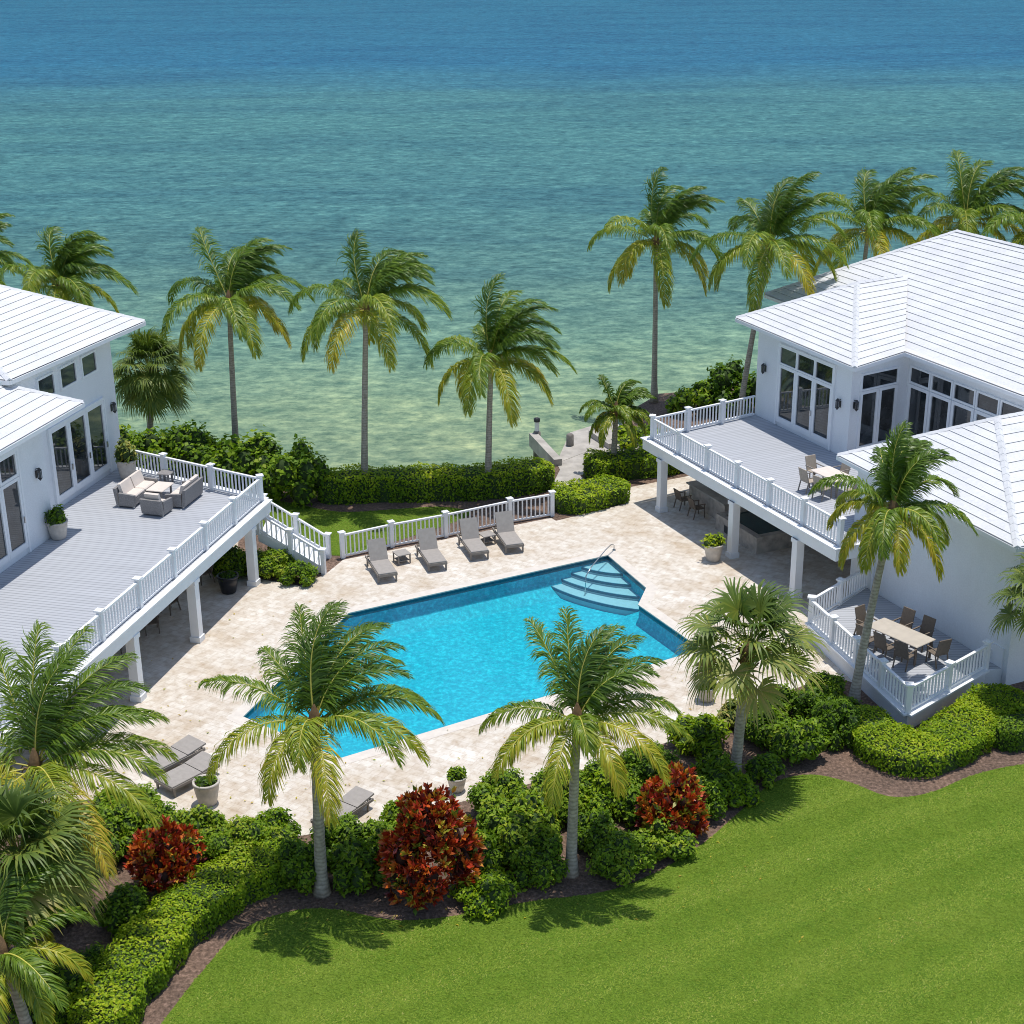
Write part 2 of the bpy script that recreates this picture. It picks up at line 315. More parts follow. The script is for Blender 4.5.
class MB:
    """collects faces and links them as ONE mesh object"""
    def __init__(s): s.v = []; s.f = []; s.m = []
    def face(s, pts, m=0):
        i = len(s.v); s.v += [tuple(map(float, p)) for p in pts]; s.f.append(tuple(range(i, i + len(pts)))); s.m.append(m)
    def hexa(s, c, m=0):   # 8 corners: bottom 4 ccw, top 4 ccw
        i = len(s.v); s.v += [tuple(map(float, p)) for p in c]
        for q in ((3, 2, 1, 0), (4, 5, 6, 7), (0, 1, 5, 4), (1, 2, 6, 5), (2, 3, 7, 6), (3, 0, 4, 7)):
            s.f.append(tuple(i + k for k in q)); s.m.append(m)
    def box(s, x0, x1, y0, y1, z0, z1, m=0):
        s.hexa([(x0, y0, z0), (x1, y0, z0), (x1, y1, z0), (x0, y1, z0), (x0, y0, z1), (x1, y0, z1), (x1, y1, z1), (x0, y1, z1)], m)
    def cbox(s, c, size, m=0, bev=0.0):
        x, y, z = c; a, b, h = size[0] / 2, size[1] / 2, size[2] / 2
        if not bev: return s.box(x - a, x + a, y - b, y + b, z - h, z + h, m)
        rings = [(-h, bev), (-h + bev, 0), (h - bev, 0), (h, bev)]
        base = len(s.v); n = 8
        for dz, ins in rings:
            A, B = a - ins, b - ins; k = bev
            for (px, py) in ((A, -B + k), (A, B - k), (A - k, B), (-A + k, B), (-A, B - k), (-A, -B + k), (-A + k, -B), (A - k, -B)):
                s.v.append((x + px, y + py, z + dz))
        for r in range(3):
            for i in range(n):
                j = (i + 1) % n
                s.f.append((base + r * n + i, base + r * n + j, base + (r + 1) * n + j, base + (r + 1) * n + i)); s.m.append(m)
        s.f.append(tuple(base + i for i in reversed(range(n)))); s.m.append(m)
        s.f.append(tuple(base + 3 * n + i for i in range(n))); s.m.append(m)
    def beam(s, p, q, wd, h, m=0, up=(0, 0, 1)):
        p, q = Vector(p), Vector(q); d = (q - p).normalized(); sd = d.cross(Vector(up))
        sd = sd.normalized() if sd.length > 1e-5 else Vector((1, 0, 0)); u = sd.cross(d).normalized()
        a = sd * wd / 2; b = u * h / 2
        s.hexa([p - a - b, p + a - b, q + a - b, q - a - b, p - a + b, p + a + b, q + a + b, q - a + b], m)
    def prism(s, poly, z0, z1, m=0, mtop=None, bottom=True):
        n = len(poly); i = len(s.v)
        s.v += [(float(p[0]), float(p[1]), float(z0)) for p in poly] + [(float(p[0]), float(p[1]), float(z1)) for p in poly]
        for k in range(n):
            j = (k + 1) % n; s.f.append((i + k, i + j, i + n + j, i + n + k)); s.m.append(m)
        s.f.append(tuple(i + n + k for k in range(n))); s.m.append(m if mtop is None else mtop)
        if bottom: s.f.append(tuple(i + k for k in reversed(range(n)))); s.m.append(m)
    def tube(s, pts, rad, seg=8, m=0, cap=True):
        pts = [Vector(p) for p in pts]; n = len(pts)
        rad = rad if isinstance(rad, (list, tuple)) else [rad] * n
        base = len(s.v); ref = None
        for k in range(n):
            d = (pts[min(k + 1, n - 1)] - pts[max(k - 1, 0)]).normalized()
            if ref is None: ref = Vector((1, 0, 0)) if abs(d.x) < 0.9 else Vector((0, 1, 0))
            a = (ref - d * ref.dot(d)).normalized(); b = d.cross(a); ref = a
            for i in range(seg):
                th = 2 * PI * i / seg
                s.v.append(tuple(pts[k] + (a * math.cos(th) + b * math.sin(th)) * rad[k]))
        for k in range(n - 1):
            for i in range(seg):
                j = (i + 1) % seg
                s.f.append((base + k * seg + i, base + k * seg + j, base + (k + 1) * seg + j, base + (k + 1) * seg + i)); s.m.append(m)
        if cap:
            s.f.append(tuple(base + i for i in reversed(range(seg)))); s.m.append(m)
            s.f.append(tuple(base + (n - 1) * seg + i for i in range(seg))); s.m.append(m)
    def lathe(s, prof, c=(0, 0, 0), seg=20, m=0):
        base = len(s.v)
        for r, z in prof:
            for i in range(seg):
                th = 2 * PI * i / seg; s.v.append((c[0] + r * math.cos(th), c[1] + r * math.sin(th), c[2] + z))
        for k in range(len(prof) - 1):
            for i in range(seg):
                j = (i + 1) % seg
                s.f.append((base + k * seg + i, base + k * seg + j, base + (k + 1) * seg + j, base + (k + 1) * seg + i)); s.m.append(m)
    def build(s, name, mats, parent=None, smooth=False, loc=None):
        me = bpy.data.meshes.new(name); me.from_pydata(s.v, [], s.f)
        if not isinstance(mats, (list, tuple)): mats = [mats]
        for mm in mats: me.materials.append(mm)
        if len(mats) > 1: me.polygons.foreach_set('material_index', s.m)
        if smooth: me.polygons.foreach_set('use_smooth', [True] * len(s.f))
        me.update()
        return link(name, me, parent, loc)
def link(name, me, parent=None, loc=None):
    o = bpy.data.objects.new(name, me); COL.objects.link(o)
    if parent: o.parent = parent
    if loc is not None: o.location = loc
    return o

def np_mesh(name, V, quads, tris, tint, mats, parent=None, loc=None, qmat=None, tmat=None, smooth=False):
    me = bpy.data.meshes.new(name)
    nq, ntr = len(quads), len(tris)
    me.vertices.add(len(V)); me.vertices.foreach_set('co', np.asarray(V, dtype=np.float32).ravel())
    loops = np.concatenate([np.asarray(quads, dtype=np.int32).ravel(), np.asarray(tris, dtype=np.int32).ravel()])
    me.loops.add(len(loops)); me.loops.foreach_set('vertex_index', loops)
    me.polygons.add(nq + ntr)
    st = np.concatenate([np.arange(nq) * 4, nq * 4 + np.arange(ntr) * 3]).astype(np.int32)
    me.polygons.foreach_set('loop_start', st)
    for mm in mats: me.materials.append(mm)
    if len(mats) > 1:
        mi = np.concatenate([np.zeros(nq, np.int32) if qmat is None else qmat, np.zeros(ntr, np.int32) if tmat is None else tmat]).astype(np.int32)
        me.polygons.foreach_set('material_index', mi)
    a = me.attributes.new('tint', 'FLOAT', 'POINT'); a.data.foreach_set('value', np.asarray(tint, dtype=np.float32))
    if smooth: me.polygons.foreach_set('use_smooth', [True] * (nq + ntr))
    me.update(calc_edges=True)
    return link(name, me, parent, loc)

def tag(o, label=None, cat=None, group=None, kind=None):
    if label: o['label'] = label
    if cat: o['category'] = cat
    if group: o['group'] = group
    if kind: o['kind'] = kind
    return o
def thing(name, label, cat, loc=(0, 0, 0), rz=0.0, group=None):
    o = bpy.data.objects.new(name, None); COL.objects.link(o)
    o.empty_display_size = 0.3; o.location = loc; o.rotation_euler = (0, 0, rz)
    return tag(o, label, cat, group)
def dup(root, loc, rz, label):
    c = root.copy(); COL.objects.link(c); c.location = loc; c.rotation_euler = (0, 0, rz); c['label'] = label
    for ch in list(root.children):
        d = ch.copy(); COL.objects.link(d); d.parent = c
        for g in list(ch.children):
            e = g.copy(); COL.objects.link(e); e.parent = d
    return c
def sheet(name, outer, holes, z, mat):
    bm = bmesh.new(); edges = []
    for lp in [outer] + holes:
        vs = [bm.verts.new((p[0], p[1], z)) for p in lp]
        edges += [bm.edges.new((vs[i], vs[(i + 1) % len(vs)])) for i in range(len(vs))]
    bmesh.ops.triangle_fill(bm, use_beauty=True, use_dissolve=False, edges=edges)
    bmesh.ops.recalc_face_normals(bm, faces=bm.faces)
    for f in bm.faces:
        if f.normal.z < 0: f.normal_flip()
    me = bpy.data.meshes.new(name); bm.to_mesh(me); bm.free(); me.materials.append(mat)
    return tag(link(name, me), kind='structure')
def smooth_poly(pts, n=6, closed=False):
    P = [np.array(p[:2], float) for p in pts]; out = []; L = len(P)
    for i in range(L if closed else L - 1):
        p0 = P[(i - 1) % L] if closed or i > 0 else P[0]; p1 = P[i]; p2 = P[(i + 1) % L]
        p3 = P[(i + 2) % L] if closed or i + 2 < L else P[-1]
        for k in range(n):
            t = k / n
            out.append(0.5 * ((2 * p1) + (-p0 + p2) * t + (2 * p0 - 5 * p1 + 4 * p2 - p3) * t * t + (-p0 + 3 * p1 - 3 * p2 + p3) * t ** 3))
    if not closed: out.append(P[-1])
    return [tuple(p) for p in out]

# ------------------------------------------------------------------ ground, sea, lawn, paving
POOL = [(-6.41, 53.22), (4.04, 58.70), (5.38, 55.28), (4.93, 53.68), (6.95, 49.75), (-5.60, 42.23), (-9.20, 45.05)]
shore = [(-140, 60), (-60, 66), (-34, 70.5), (-20, 73.0), (-13, 72.2), (-9, 68.6), (-2, 67.6), (1.2, 69.6), (3.6, 73.0), (5.6, 75.2), (7.0, 79.6), (8.4, 81.9), (11.5, 82.6), (14, 84.5), (24, 97), (45, 104), (140, 112)]
ground = [(-140, -70), (140, -70)] + shore[::-1]
sheet('ground', ground, [POOL], 0.0, M['mulch'])
bank = MB()
for a, b in zip(shore[:-1], shore[1:]):
    d = Vector((b[0] - a[0], b[1] - a[1])).normalized(); n = Vector((-d.y, d.x)) * 1.2
    bank.face([(a[0], a[1], 0), (b[0], b[1], 0), (b[0] + n.x, b[1] + n.y, -1.4), (a[0] + n.x, a[1] + n.y, -1.4)])
tag(bank.build('shore_bank', M['stone']), kind='structure')
sea = MB(); sea.face([(-9000, 59.2, -1.0), (9000, 59.2, -1.0), (9000, 15000, -1.0), (-9000, 15000, -1.0)])
tag(sea.build('sea', M['sea']), kind='structure')

lawn_edge = [un2(*p) for p in [(150, 1040), (166, 1018), (200, 975), (240, 932), (290, 912), (335, 910), (400, 921), (470, 914), (530, 902), (600, 893), (650, 876),
                               (700, 846), (740, 812), (772, 784), (810, 775), (850, 783), (890, 797), (930, 793), (975, 775), (1030, 764), (1120, 760)]]
lawn = smooth_poly(lawn_edge, 6) + [(60, 44), (60, -60), (-14, -60), (-10.5, 26)]
sheet('lawn', lawn, [], 0.02, M['lawn'])
back_lawn = smooth_poly([un2(*p) for p in [(240, 498), (290, 503), (340, 512), (400, 509), (440, 507), (470, 512), (455, 522), (400, 540), (343, 556), (300, 545), (262, 530)]], 5, True)
sheet('back_lawn', back_lawn, [], 0.012, M['lawn'])

pave = [un2(*p) for p in [(-90, 815), (90, 800), (200, 818), (290, 838), (400, 818), (500, 792), (600, 765), (690, 735), (740, 712), (829, 675)]] + \
       [(12.9, 46.2), (16.5, 47.5), (19, 52), (19, 60), (13, 70.5), (11.5, 72), (9.5, 70.5)] + \
       [un2(*p) for p in [(700, 474), (626, 488), (626, 504), (556, 521), (551, 518), (343, 560), (326, 574), (300, 586), (235, 575)]] + \
       [(-12, 61.5), (-17.5, 63), (-24, 40)]
sheet('pool_terrace', pave, [POOL], 0.008, M['travertine'])
walk = [un2(*p) for p in [(553, 484), (560, 470), (556, 462), (600, 446), (660, 440), (690, 447), (615, 464), (580, 476), (590, 484), (572, 496)]]
sheet('dock_path', walk, [], 0.016, M['concrete'])

def in_poly(P, poly):
    x, y = P[:, 0], P[:, 1]; c = np.zeros(len(P), bool); q = np.array([p[:2] for p in poly]); m = len(q)
    for a in range(m):
        (x1, y1), (x2, y2) = q[a - 1], q[a]
        if y1 == y2: continue
        c ^= ((y1 > y) != (y2 > y)) & (x < (x2 - x1) * (y - y1) / (y2 - y1) + x1)
    return c
def grass_tufts(label, poly, x0, x1, y0, y1, n, seed):
    rng = np.random.default_rng(seed); P = np.stack([rng.uniform(x0, x1, n), rng.uniform(y0, y1, n)], 1); P = P[in_poly(P, poly)]; n = len(P)
    a = rng.uniform(0, 2 * PI, n); w_ = rng.uniform(0.012, 0.026, n); hgt = rng.uniform(0.008, 0.028, n)
    sw = P @ np.array([-math.sin(math.radians(28)), math.cos(math.radians(28))]) / 1.0 + 0.10 * np.sin(P[:, 0] * 0.35)     # mowing stripes: blades lean to and fro
    st_ = np.tanh(3 * np.sin(sw * PI)); ln = rng.normal(0, 0.040, (n, 2)) + 0.028 * st_[:, None] * np.array([math.cos(math.radians(28)), math.sin(math.radians(28))])
    u = np.stack([np.cos(a) * w_, np.sin(a) * w_], 1); z = np.full(n, 0.018)
    V = np.stack([np.c_[P - u, z], np.c_[P + u, z], np.c_[P + ln, z + hgt]], 1).reshape(-1, 3)
    t = np.clip(0.52 + 0.05 * np.sin(P[:, 0] * 0.9 + 1.7 * np.sin(P[:, 1] * 0.5)) * np.sin(P[:, 1] * 0.8) + 0.10 * st_ + rng.normal(0, 0.15, n), 0, 1)
    o = np_mesh('grass', V, np.zeros((0, 4), int), np.arange(3 * n).reshape(-1, 3), np.repeat(t, 3), [M['blade']])
    return tag(o, label, 'grass', None, 'stuff')
M['blade'] = leaf_mat('grass_blade', [(0.0, (0.140, 0.225, 0.016)), (0.5, (0.220, 0.320, 0.034)), (0.85, (0.31, 0.37, 0.05)), (1.0, (0.44, 0.42, 0.13))], 0.6, 0.3, 0.2)
grass_tufts('short mown grass blades of the big front lawn', lawn, -9.5, 17.5, 28.0, 43.0, 300000, 1)
grass_tufts('short grass blades of the small lawn behind the picket fence', back_lawn, -14, 2, 56, 68, 60000, 2)

# ------------------------------------------------------------------ swimming pool
def inset(poly, d):
    out = []; n = len(poly)
    A = sum(poly[i][0] * poly[(i + 1) % n][1] - poly[(i + 1) % n][0] * poly[i][1] for i in range(n)); sgn = 1 if A > 0 else -1
    for i in range(n):
        p0, p1, p2 = Vector(poly[i - 1]), Vector(poly[i]), Vector(poly[(i + 1) % n])
        d1 = (p1 - p0).normalized(); d2 = (p2 - p1).normalized()
        n1 = Vector((-d1.y, d1.x)) * sgn; n2 = Vector((-d2.y, d2.x)) * sgn
        k = (n1 + n2) / (1 + n1.dot(n2)); out.append((p1.x + k.x * d, p1.y + k.y * d))
    return out
pc = Vector((-1, 50, 0))
pool = thing('swimming_pool', 'angular turquoise swimming pool set in the cream paving with corner steps', 'swimming pool', pc)
L2 = lambda poly: [(p[0] - pc.x, p[1] - pc.y) for p in poly]
wallp = MB(); n = len(POOL); PL = L2(POOL); PI1 = L2(inset(POOL, 0.10)); PI2 = L2(inset(POOL, 0.75))
for i in range(n):
    k = (i + 1) % n
    for (A1_, A2_, za, zb) in ((PL, PL, -0.24, -0.55), (PL, PI1, -0.55, -0.80), (PI1, PI2, -0.80, -1.10)):
        wallp.face([(*A1_[i], za), (*A1_[k], za), (*A2_[k], zb), (*A2_[i], zb)])
wallp.face([(p[0], p[1], -1.10) for p in PI2])
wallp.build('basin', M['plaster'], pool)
tl = MB()
for i in range(n):
    a, b = PL[i], PL[(i + 1) % n]
    tl.face([(a[0], a[1], 0.0), (b[0], b[1], 0.0), (b[0], b[1], -0.24), (a[0], a[1], -0.24)])
tl.build('waterline_tile', M['tile'], pool)
cp = MB(); o_, i_ = L2(inset(POOL, -0.42)), L2(inset(POOL, 0.03))
for i in range(n):
    j = (i + 1) % n
    cp.hexa([(*i_[i], -0.03), (*i_[j], -0.03), (*o_[j], -0.03), (*o_[i], -0.03), (*i_[i], 0.016), (*i_[j], 0.016), (*o_[j], 0.014), (*o_[i], 0.014)])
cp.build('coping', M['coping'], pool)
A_, B_, C_ = Vector(POOL[1]), Vector(POOL[2]), Vector(POOL[3])
fdir = (Vector(POOL[0]) - A_).normalized(); e2 = (B_ - A_).normalized(); e3 = (C_ - B_).normalized()
def step_curve(a, rr):
    F_ = A_ + fdir * a; R_ = B_ + e3 * rr if rr >= 0 else A_ + e2 * (3.67 + rr)
    mid = (F_ + R_) / 2; nn = Vector((-(R_ - F_).y, (R_ - F_).x)).normalized()
    if nn.dot(mid - A_) < 0: nn = -nn
    c = []
    for k in range(13):
        t = k / 12; c.append(F_.lerp(R_, t) + nn * (0.13 * a) * (1 - abs(2 * t - 1) ** 2.2))
    return c
for k, (a, rr) in enumerate([(1.30, -2.2), (1.80, -1.4), (2.30, -0.5), (2.85, 0.45)]):
    c = step_curve(a, rr)
    poly = [tuple(A_ + fdir * 0.004 + e2 * 0.004)] + [tuple(p) for p in c] + ([tuple(B_)] if rr > 0 else [])
    sb = MB(); zt = -0.28 - 0.17 * k
    sb.prism(L2(poly), -1.12 + 0.003 * k, zt, 0, 0, False); st = sb.build('step', M['step'], pool)
    nb = MB()
    for p, q in zip(c[:-1], c[1:]):
        d = (Vector(q) - Vector(p)).normalized(); nn = Vector((-d.y, d.x)) * 0.05
        if nn.dot(Vector(p) - A_) > 0: nn = -nn
        P, Q = Vector(p) - pc.xy, Vector(q) - pc.xy
        ex = -nn * 0.04
        nb.hexa([(*(P + ex), zt - 0.10), (*(Q + ex), zt - 0.10), (*(Q + nn), zt - 0.10), (*(P + nn), zt - 0.10), (*(P + ex), zt + 0.006), (*(Q + ex), zt + 0.006), (*(Q + nn), zt + 0.006), (*(P + nn), zt + 0.006)])
    nb.build('nosing', M['nosing'], st)
wt = MB(); wt.face([(p[0], p[1], -0.09) for p in POOL])
tag(wt.build('pool_water', M['poolwater']), kind='structure')
h0 = un(614, 550, 0.02); h1 = un(585, 590, -0.55)
hr = thing('pool_handrail', 'thin curved steel handrail over the pool steps', 'handrail', h0)
hb = MB(); d = Vector(h1) - Vector(h0)
hb.tube([(0, 0, 0), (0, 0, 0.22), tuple(d * 0.04 + Vector((0, 0, 0.33))), tuple(Vector((d.x * 0.12, d.y * 0.12, 0.38))), tuple(Vector((d.x * 0.3, d.y * 0.3, 0.37))), tuple(Vector((d.x * 0.8, d.y * 0.8, 0.20))), (d.x * 0.97, d.y * 0.97, 0.02), (d.x, d.y, d.z - 0.25)], 0.022, 8)
hb.build('rail', M['metal'], hr, True)
fb = MB(); fb.lathe([(0.0, 0.03), (0.07, 0.03), (0.08, 0.0)], (0, 0, 0), 12); fb.build('foot_plate', M['metal'], hr)

# ------------------------------------------------------------------ railings and fences
def railing(name, label, cat, pts, z0=0.0, h=1.0, spacing=1.75, group=None, skip_first=False, skip_last=False, postw=0.17, bal=0.185, low=0.09):
    P = [Vector((p[0], p[1], p[2] if len(p) > 2 else z0)) for p in pts]
    base = P[0].copy(); root = thing(name, label, cat, base, 0, group)
    nodes = []
    for a, b in zip(P[:-1], P[1:]):
        k = max(1, round((b - a).xy.length / spacing))
        nodes += [a.lerp(b, i / k) for i in range(k)]
    nodes.append(P[-1])
    for i, q in enumerate(nodes):
        if (i == 0 and skip_first) or (i == len(nodes) - 1 and skip_last): continue
        nb = nodes[min(i + 1, len(nodes) - 1)] - nodes[max(i - 1, 0)]; ang = math.atan2(nb.y, nb.x)
        pb = MB(); pb.cbox((0, 0, (h + 0.1) / 2), (postw, postw, h + 0.1), 0)
        po = pb.build('post', M['white'], root, loc=q - base); po.rotation_euler = (0, 0, ang)
        cb = MB(); cb.cbox((0, 0, h + 0.125), (postw + 0.11, postw + 0.11, 0.05)); cb.lathe([(postw * 0.68, h + 0.15), (0.001, h + 0.21)], (0, 0, 0), 4)
        cb.build('post_cap', M['white'], po)
    for a, b in zip(nodes[:-1], nodes[1:]):
        d = (b - a).xy.normalized(); ln = (b - a).xy.length; g = (b.z - a.z) / ln
        off = postw / 2 - 0.004
        at = lambda s, z: Vector((d.x * s, d.y * s, g * s + z))
        m1 = MB(); k = max(2, int((ln - 2 * off) / bal))
        for i in range(k):
            s = off + (ln - 2 * off) * (i + 0.5) / k
            m1.beam(at(s, low), at(s, h - 0.04), 0.05, 0.05, 0, (d.x, d.y, 0))
        bo = m1.build('baluster_panel', M['white'], root, loc=a - base)
        t1 = MB(); t1.beam(at(off, h - 0.02), at(ln - off, h - 0.02), 0.11, 0.07); t1.build('top_rail', M['white'], bo)
        t2 = MB(); t2.beam(at(off, low), at(ln - off, low), 0.07, 0.07); t2.build('bottom_rail', M['white'], bo)
    return root

# ------------------------------------------------------------------ houses
def roof_build(planes, parent, caps, fasc, soffit_z, dz_list):
    mb = MB()
    def clip(poly, z0, z1):
        for zc, sgn in ((z0, 1), (z1, -1)):
            out = []
            for i in range(len(poly)):
                a, b = poly[i - 1], poly[i]
                ia, ib = sgn * (a[2] - zc) >= -1e-6, sgn * (b[2] - zc) >= -1e-6
                if ia != ib:
                    t = (zc - a[2]) / (b[2] - a[2]); out.append(a + (b - a) * t)
                if ib: out.append(b)
            poly = out
            if not poly: break
        return poly
    for poly, dz in zip(planes, dz_list):
        poly = [np.array(p, float) for p in poly]
        zs = [p[2] for p in poly]; zmin, zmax = min(zs), max(zs)
        k = max(1, int(round((zmax - zmin) / dz))); dz = (zmax - zmin) / k
        nn = np.zeros(3)
        for i in range(len(poly)): nn += np.cross(poly[i - 1], poly[i])
        nn /= np.linalg.norm(nn)
        if nn[2] < 0: nn = -nn
        lift = 0.027
        for j in range(k):
            z0, z1 = zmin + j * dz, zmin + (j + 1) * dz
            c = clip(poly, z0, z1)
            if len(c) < 3: continue
            cl = [p + nn * lift * (1 - (p[2] - z0) / dz) for p in c]
            mb.face(cl, 0)
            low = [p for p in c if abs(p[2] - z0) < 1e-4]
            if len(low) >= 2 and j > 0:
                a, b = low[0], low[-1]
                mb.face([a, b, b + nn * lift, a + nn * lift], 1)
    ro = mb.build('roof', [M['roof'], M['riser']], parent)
    for (p, q) in caps:
        cm = MB(); p, q = Vector(p), Vector(q); d = (q - p); ln = d.length; d.normalize()
        sd = d.cross(Vector((0, 0, 1))).normalized(); nseg = max(2, int(ln / 0.42))
        for i in range(nseg):
            a = p + d * (ln * i / nseg); b = p + d * (ln * (i + 1) / nseg)
            la, lb = (0.085, 0.072)
            for s1 in (1, -1):
                cm.face([a + sd * s1 * 0.13 + Vector((0, 0, -0.04 + la * 0.4)), a + Vector((0, 0, la)), b + Vector((0, 0, lb)), b + sd * s1 * 0.13 + Vector((0, 0, -0.04 + lb * 0.4))][::s1], 0)
            cm.face([a + sd * 0.13 + Vector((0, 0, 0)), a - sd * 0.13, a + Vector((0, 0, la))], 0)
        cm.build('ridge_cap', M['roof'], ro)
    for lp in fasc:
        fm = MB()
        for a, b in zip(lp[:-1], lp[1:]):
            a, b = Vector(a), Vector(b)
            fm.beam(a + Vector((0, 0, -0.10)), b + Vector((0, 0, -0.10)), 0.09, 0.16)
        fm.build('gutter', M['white'], ro)
    return ro

def opening(parent, kind, origin, along, normal, y0, y1, z0, z1, panes=1, fw=0.09, handle=False):
    """window or glazed door leaf on a wall: frame part with pane sub-part, standing proud of the wall"""
    O, A, Nn = Vector(origin), Vector(along), Vector(normal)
    P = lambda y, z, x: O + A * y + Nn * x + Vector((0, 0, z))
    def bx(mb, ya, yb, za, zb, xa, xb):
        mb.hexa([P(ya, za, xa), P(yb, za, xa), P(yb, za, xb), P(ya, za, xb), P(ya, zb, xa), P(yb, zb, xa), P(yb, zb, xb), P(ya, zb, xb)])
    f = MB(); e = 0.075
    bx(f, y0, y0 + fw, z0, z1, 0.0, e); bx(f, y1 - fw, y1, z0, z1, 0.0, e)
    zb = fw * (1.8 if kind == 'door' else 1)
    bx(f, y0 + fw, y1 - fw, z0, z0 + zb, 0.0, e - 0.003); bx(f, y0 + fw, y1 - fw, z1 - fw, z1, 0.0, e - 0.003)
    for k in range(1, panes):
        yy = y0 + (y1 - y0) * k / panes; bx(f, yy - 0.025, yy + 0.025, z0 + zb, z1 - fw, 0.0, e - 0.01)
    fo = f.build(kind, M['frame'], parent)
    g = MB(); bx(g, y0 + fw - 0.01, y1 - fw + 0.01, z0 + zb - 0.01, z1 - fw + 0.01, 0.004, 0.022)
    g.build('pane', M['glass'], fo)
    if handle:
        hm = MB(); bx(hm, y1 - fw * 0.75, y1 - fw * 0.3, z0 + 1.0, z0 + 1.25, e, e + 0.05); hm.build('handle', M['metal'], fo)
    return fo
def surround(parent, O, A, Nn, y0, y1, z0, z1, wd=0.12):
    O, A, Nn = Vector(O), Vector(A), Vector(Nn)
    P = lambda y, z, x: O + A * y + Nn * x + Vector((0, 0, z))
    f = MB()
    for ya, yb, za, zb in ((y0 - wd, y0, z0, z1 + wd), (y1, y1 + wd, z0, z1 + wd), (y0, y1, z1, z1 + wd)):
        f.hexa([P(ya, za, -0.01), P(yb, za, -0.01), P(yb, za, 0.10), P(ya, za, 0.10), P(ya, zb, -0.01), P(yb, zb, -0.01), P(yb, zb, 0.10), P(ya, zb, 0.10)])
    f.build('trim', M['frame'], parent)
def wall_light(parent, p, Nn):
    p, Nn = Vector(p), Vector(Nn).normalized()
    f = MB(); c = p + Nn * 0.16
    f.beam(p, p + Nn * 0.03, 0.11, 0.30); f.beam(p + Vector((0, 0, 0.2)), c + Vector((0, 0, 0.26)), 0.03, 0.03)
    f.lathe([(0.02, 0.27), (0.10, 0.17), (0.09, 0.15)], c, 8); f.lathe([(0.06, -0.17), (0.08, -0.15), (0.02, -0.24)], c, 8)
    for i in range(4):
        th = PI / 4 + i * PI / 2; q = c + Vector((math.cos(th) * 0.1, math.sin(th) * 0.1, 0)) * 1.0
        q = c + (q - c) * 0.72; f.beam(q + Vector((0, 0, -0.16)), q + Vector((0, 0, 0.16)), 0.02, 0.02)
    o = f.build('wall_light', M['darkmetal'], parent)
    g = MB(); g.lathe([(0.05, -0.15), (0.05, 0.14)], c, 8); g.build('lamp_glass', M['glass'], o)

# --- left house: local x = out over its deck, local y = away from the camera along its front wall
LH_O, LH_R = Vector((-16.983, 62.338, 0)), math.radians(-14.5)
lh = thing('white_house', 'white two storey house at the left with tiled hip roofs and a balcony deck', 'house', LH_O, LH_R)
mb = MB()
mb.box(-10, 0, -8.4, 0.0, 0, 9.15)
mb.build('wall', M['stucco'], lh)
mb = MB(); mb.box(-10.5, 1.3, -30, -8.05, 0, 7.95); mb.build('wall', M['stucco'], lh)
Y, X = (0, 1, 0), (1, 0, 0)
for a, b in ((-5.95, -4.68), (-4.28, -2.98), (-2.58, -1.33)):
    opening(lh, 'window', (0, 0, 0), Y, X, a, b, 7.62, 8.55, 1, 0.08)
surround(lh, (0, 0, 0), Y, X, -5.55, -1.22, 3.08, 6.32, 0.1)
for a, b in ((-5.55, -4.13), (-4.12, -2.70), (-2.69, -1.22)):
    opening(lh, 'door', (0, 0, 0), Y, X, a, b, 3.25, 6.32, 1, 0.15, True)
for k in range(4):
    y1 = -9.95 - k * 1.25
    opening(lh, 'door', (1.3, 0, 0), Y, X, y1 - 1.24, y1, 3.28, 6.1, 1, 0.13, k % 2 == 0)
    opening(lh, 'window', (1.3, 0, 0), Y, X, y1 - 1.24, y1, 6.12, 7.12, 1, 0.11)
surround(lh, (1.3, 0, 0), Y, X, -14.95, -9.95, 3.05, 7.12, 0.1)
wall_light(lh, (0.0, -0.5, 5.75), X); wall_light(lh, (1.3, -8.75, 5.75), X)
E1, E2 = (1.14, 1.1, 9.2), (0.35, -8.2, 9.2); A1, A2 = (-4.8, -0.9, 11.0), (-4.8, -4.4, 11.0)
E0, E3 = (-11, 1.1, 9.2), (-11, -8.2, 9.2)
roof_build([[E2, E1, A1, A2], [E1, E0, A1], [E3, E2, A2], [E0, E3, A2, A1]], lh, [(E1, A1), (E2, A2), (A1, A2)],
           [[E0, E1, E2, E3]], 9.1, [0.13] * 4)
so_ = MB(); so_.prism([(1.05, 1.0), (-10.9, 1.0), (-10.9, -8.1), (0.27, -8.1)], 9.06, 9.10); so_.build('soffit', M['white'], lh)
F1, F2 = (2.37, -6.6, 8.0), (2.37, -31, 8.0); G1, G2 = (-2.6, -9.6, 10.0), (-2.6, -26, 10.0); F0, F3 = (-7.6, -6.6, 8.0), (-7.6, -31, 8.0)
roof_build([[F2, F1, G1, G2], [F1, F0, G1], [F3, F2, G2], [F0, F3, G2, G1]], lh, [(F1, G1), (G1, G2)], [[(0.08, -6.6, 8.0), F1, F2]], 7.9, [0.155] * 4)
so_ = MB(); so_.prism([(2.27, -6.7), (0.02, -6.7), (0.02, -8.5), (-7, -8.5), (-7, -30.9), (2.27, -30.9)], 7.84, 7.88); so_.build('soffit', M['white'], lh)

